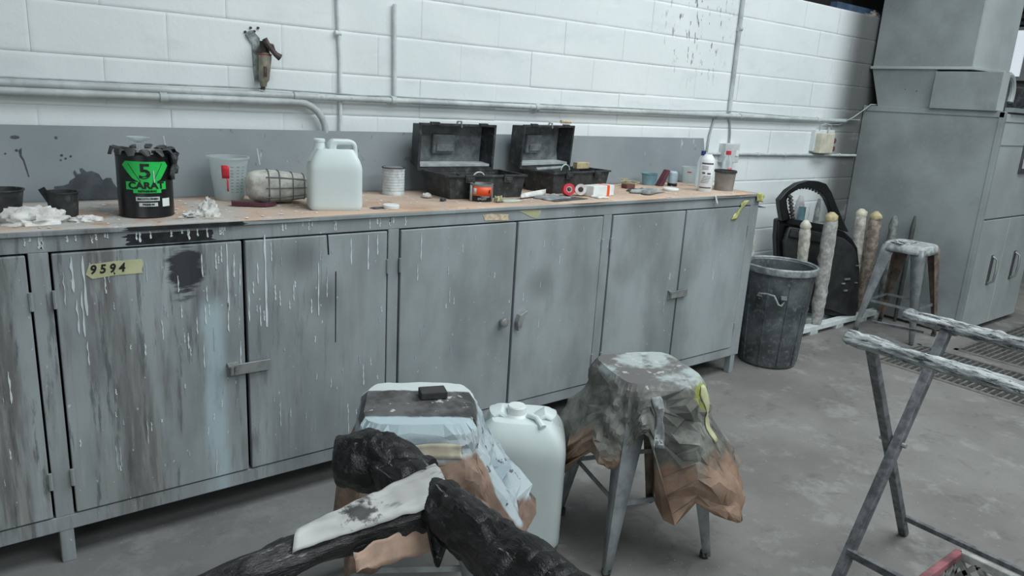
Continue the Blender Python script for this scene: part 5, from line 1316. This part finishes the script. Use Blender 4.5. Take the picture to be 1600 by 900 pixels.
# stained white paper lying folded over the arm
g = MB()
def wp(u, v):
    x = .600-.26*u; w_ = .062*(1-.62*u)
    a = -1.15+1.55*v
    y = .925-.012*u; r_0 = .044-.017*u
    yy = y + math.sin(a)*(-r_0*1.25) + .030*(1-u)
    zz = .742 + math.cos(a)*r_0*.95 + .006
    return Vector((x+.02*v, y + (v-.45)*w_*1.35, zz + .004*noise.noise(Vector((x*40, v*4, 1)))))
g.grid(wp, 34, 12)
def wpm():
    t = NT('paint_stained_white_paper', .7)
    c = t.mix(t.ramp(t.noise(10, (.4, 1, 1)), .4, .6), (.33, .33, .32), (.52, .53, .51))
    d1 = t.n('ShaderNodeVectorMath'); d1.operation = 'DISTANCE'; t.l(t.pos, d1.inputs[0]); d1.inputs[1].default_value = (.455, .92, .775)
    c = t.mix(t.mul(t.ramp(t.mul(d1.outputs['Value'], t.ramp(t.noise(60, off=5), .35, .65, .5, 1.6), 'MULTIPLY'), .030, .010), .95), c, (.03, .03, .03))
    c = t.mix(t.mul(t.ramp(t.noise(34, (.25, 1, 1), off=7), .54, .62), .7), c, (.12, .12, .12))
    t.col(c); t.bump(t.noise(30, (.3, 1, 1), 6), .4, .004); return t.m
tag(obj('paper_sheet', g, wpm(), thick=.0015, smooth=50), 'grey white paper folded over the left arm of the black stand', 'paper')
g = MB(); g.grid(lambda u, v: Vector((.575-.15*u, .900-.012*v-.02*u, .738-.055*v*(1-.5*u)+.008*noise.noise(Vector((u*6, v*3, 4))))), 18, 8)
obj('paper_tail', g, plain('peach_kraft_paper', (.42, .29, .22), .8, var=.25, scale=14), bs, thick=.0012, smooth=40)
g = MB(); g.grid(lambda u, v: Vector((.600-.055*u, .875-.03*v, .745-.012*v-.050*v*(.6+.4*math.sin(u*9))+.006*noise.noise(Vector((u*6, v*5, 9))))), 14, 8)
obj('torn_flap', g, M['blackwrap'], bs, thick=.002, smooth=40)
for x, y in ((.635, .2),):
    obj('post', MB().tube([(x, y, 0), (x, y, .72)], .018, 12), M['legpaint'], bs)
obj('base_bar', MB().bar((.40, .2, .012), (.87, .2, .012), .03, .024).bar((.635, .0, .012), (.635, .5, .012), .03, .024), M['legpaint'], bs, smooth=0)
obj('arm_post', MB().tube([(.20, .915, 0), (.20, .915, .725)], .016, 12).bar((.20, .75, .01), (.20, 1.0, .01), .03, .02), M['legpaint'], bs)

# ================================================================ CRATE
ct = thing('plastic_crate', 'faded red and grey lattice crate on the floor at the bottom right corner', 'crate', (1.86, .42, 0))
kx0, kx1, ky0, ky1, kh = 1.66, 2.058, .21, .615, .30
def lattice(a, b, z0, z1, nx_, nz_, th_):
    """diagonal struts making diamond openings"""
    mb_ = MB(); a, b = Vector(a), Vector(b)
    for i in range(-nz_, nx_):
        for sgn in (0, 1):
            p0 = i; p1 = i+nz_
            u0, u1 = (p0/nx_, p1/nx_); zz0, zz1 = (z0, z1) if sgn == 0 else (z1, z0)
            if u0 < 0: zz0 = zz0+(zz1-zz0)*(-u0)/(u1-u0); u0 = 0
            if u1 > 1:
                zz1 = zz0+(zz1-zz0)*(1-u0)/(u1-u0); u1 = 1
            if u1-u0 < .01: continue
            P = a.lerp(b, u0); Q = a.lerp(b, u1); mb_.bar((P.x, P.y, zz0), (Q.x, Q.y, zz1), th_, .012)
    return mb_
for nm, a, b in (('side', (kx0, ky1, 0), (kx1, ky1, 0)), ('side', (kx1, ky1, 0), (kx1, ky0, 0)), ('side', (kx1, ky0, 0), (kx0, ky0, 0)), ('side', (kx0, ky0, 0), (kx0, ky1, 0))):
    sd = obj(nm, lattice(a, b, .02, kh-.02, 8, 4, .020), M['crateg'], ct, smooth=0)
    A, B = Vector(a), Vector(b)
    obj('rim', MB().bar((A.x, A.y, kh-.012), (B.x, B.y, kh-.012), .020, .024), M['crater'] if a[1] == b[1] else M['crateg'], sd, smooth=0, bevel=.003)
    obj('rim', MB().bar((A.x, A.y, .012), (B.x, B.y, .012), .016, .024), M['crater'], sd, smooth=0)
obj('floor_panel', MB().box(kx0, kx1, ky0, ky1, 0, .012), M['crater'], ct, smooth=0)
g = MB(); g.grid(lambda u, v: Vector((1.69+.33*u, .24+.33*v, .13+.12*u*v+.06*(1-abs(2*v-1))+.018*noise.noise(Vector((u*4, v*4, 3))))), 16, 16)
g.grid(lambda u, v: Vector((1.72+.27*u, .24+.30*v, .013)), 2, 2)
tag(obj('paper_bag', MB().add(g.v[:256], g.f[:225]), M['bag'], thick=.002, smooth=40), 'white paper bag lying inside the lattice crate', 'bag')
bg = bpy.data.objects['paper_bag']

# small debris on the floor: uncountable
g = MB(); rd = random.Random(11)
for i in range(420):
    x = rd.uniform(-.2, 4.6); y = rd.uniform(.4, 2.25)
    if x > 1.6 and rd.random() > .22: continue
    s = rd.uniform(.002, .007); a = rd.uniform(0, PI); c_, s_ = math.cos(a)*s, math.sin(a)*s
    if x > 4.3: continue
    g.add([(x-c_, y-s_, .0004), (x+s_*.6, y-c_*.6, .0004), (x+c_, y+s_, .0004), (x-s_*.6, y+c_*.6, .0004), (x, y, .003)], [(0, 1, 4), (1, 2, 4), (2, 3, 4), (3, 0, 4), (3, 2, 1, 0)])
tag(obj('floor_debris', g, plain('pale_debris', (.28, .28, .27), .8), smooth=0, kind='stuff'), 'pale paint crumbs scattered over the concrete floor', 'debris')
crumple_blob('plaster_lump', 4.02, 2.40, .045, .03, .035, M['wrapw'], 'small pale lump on the floor right of the dustbin foot', 'lump', 41, .5, 0)
bpy.context.view_layer.update()
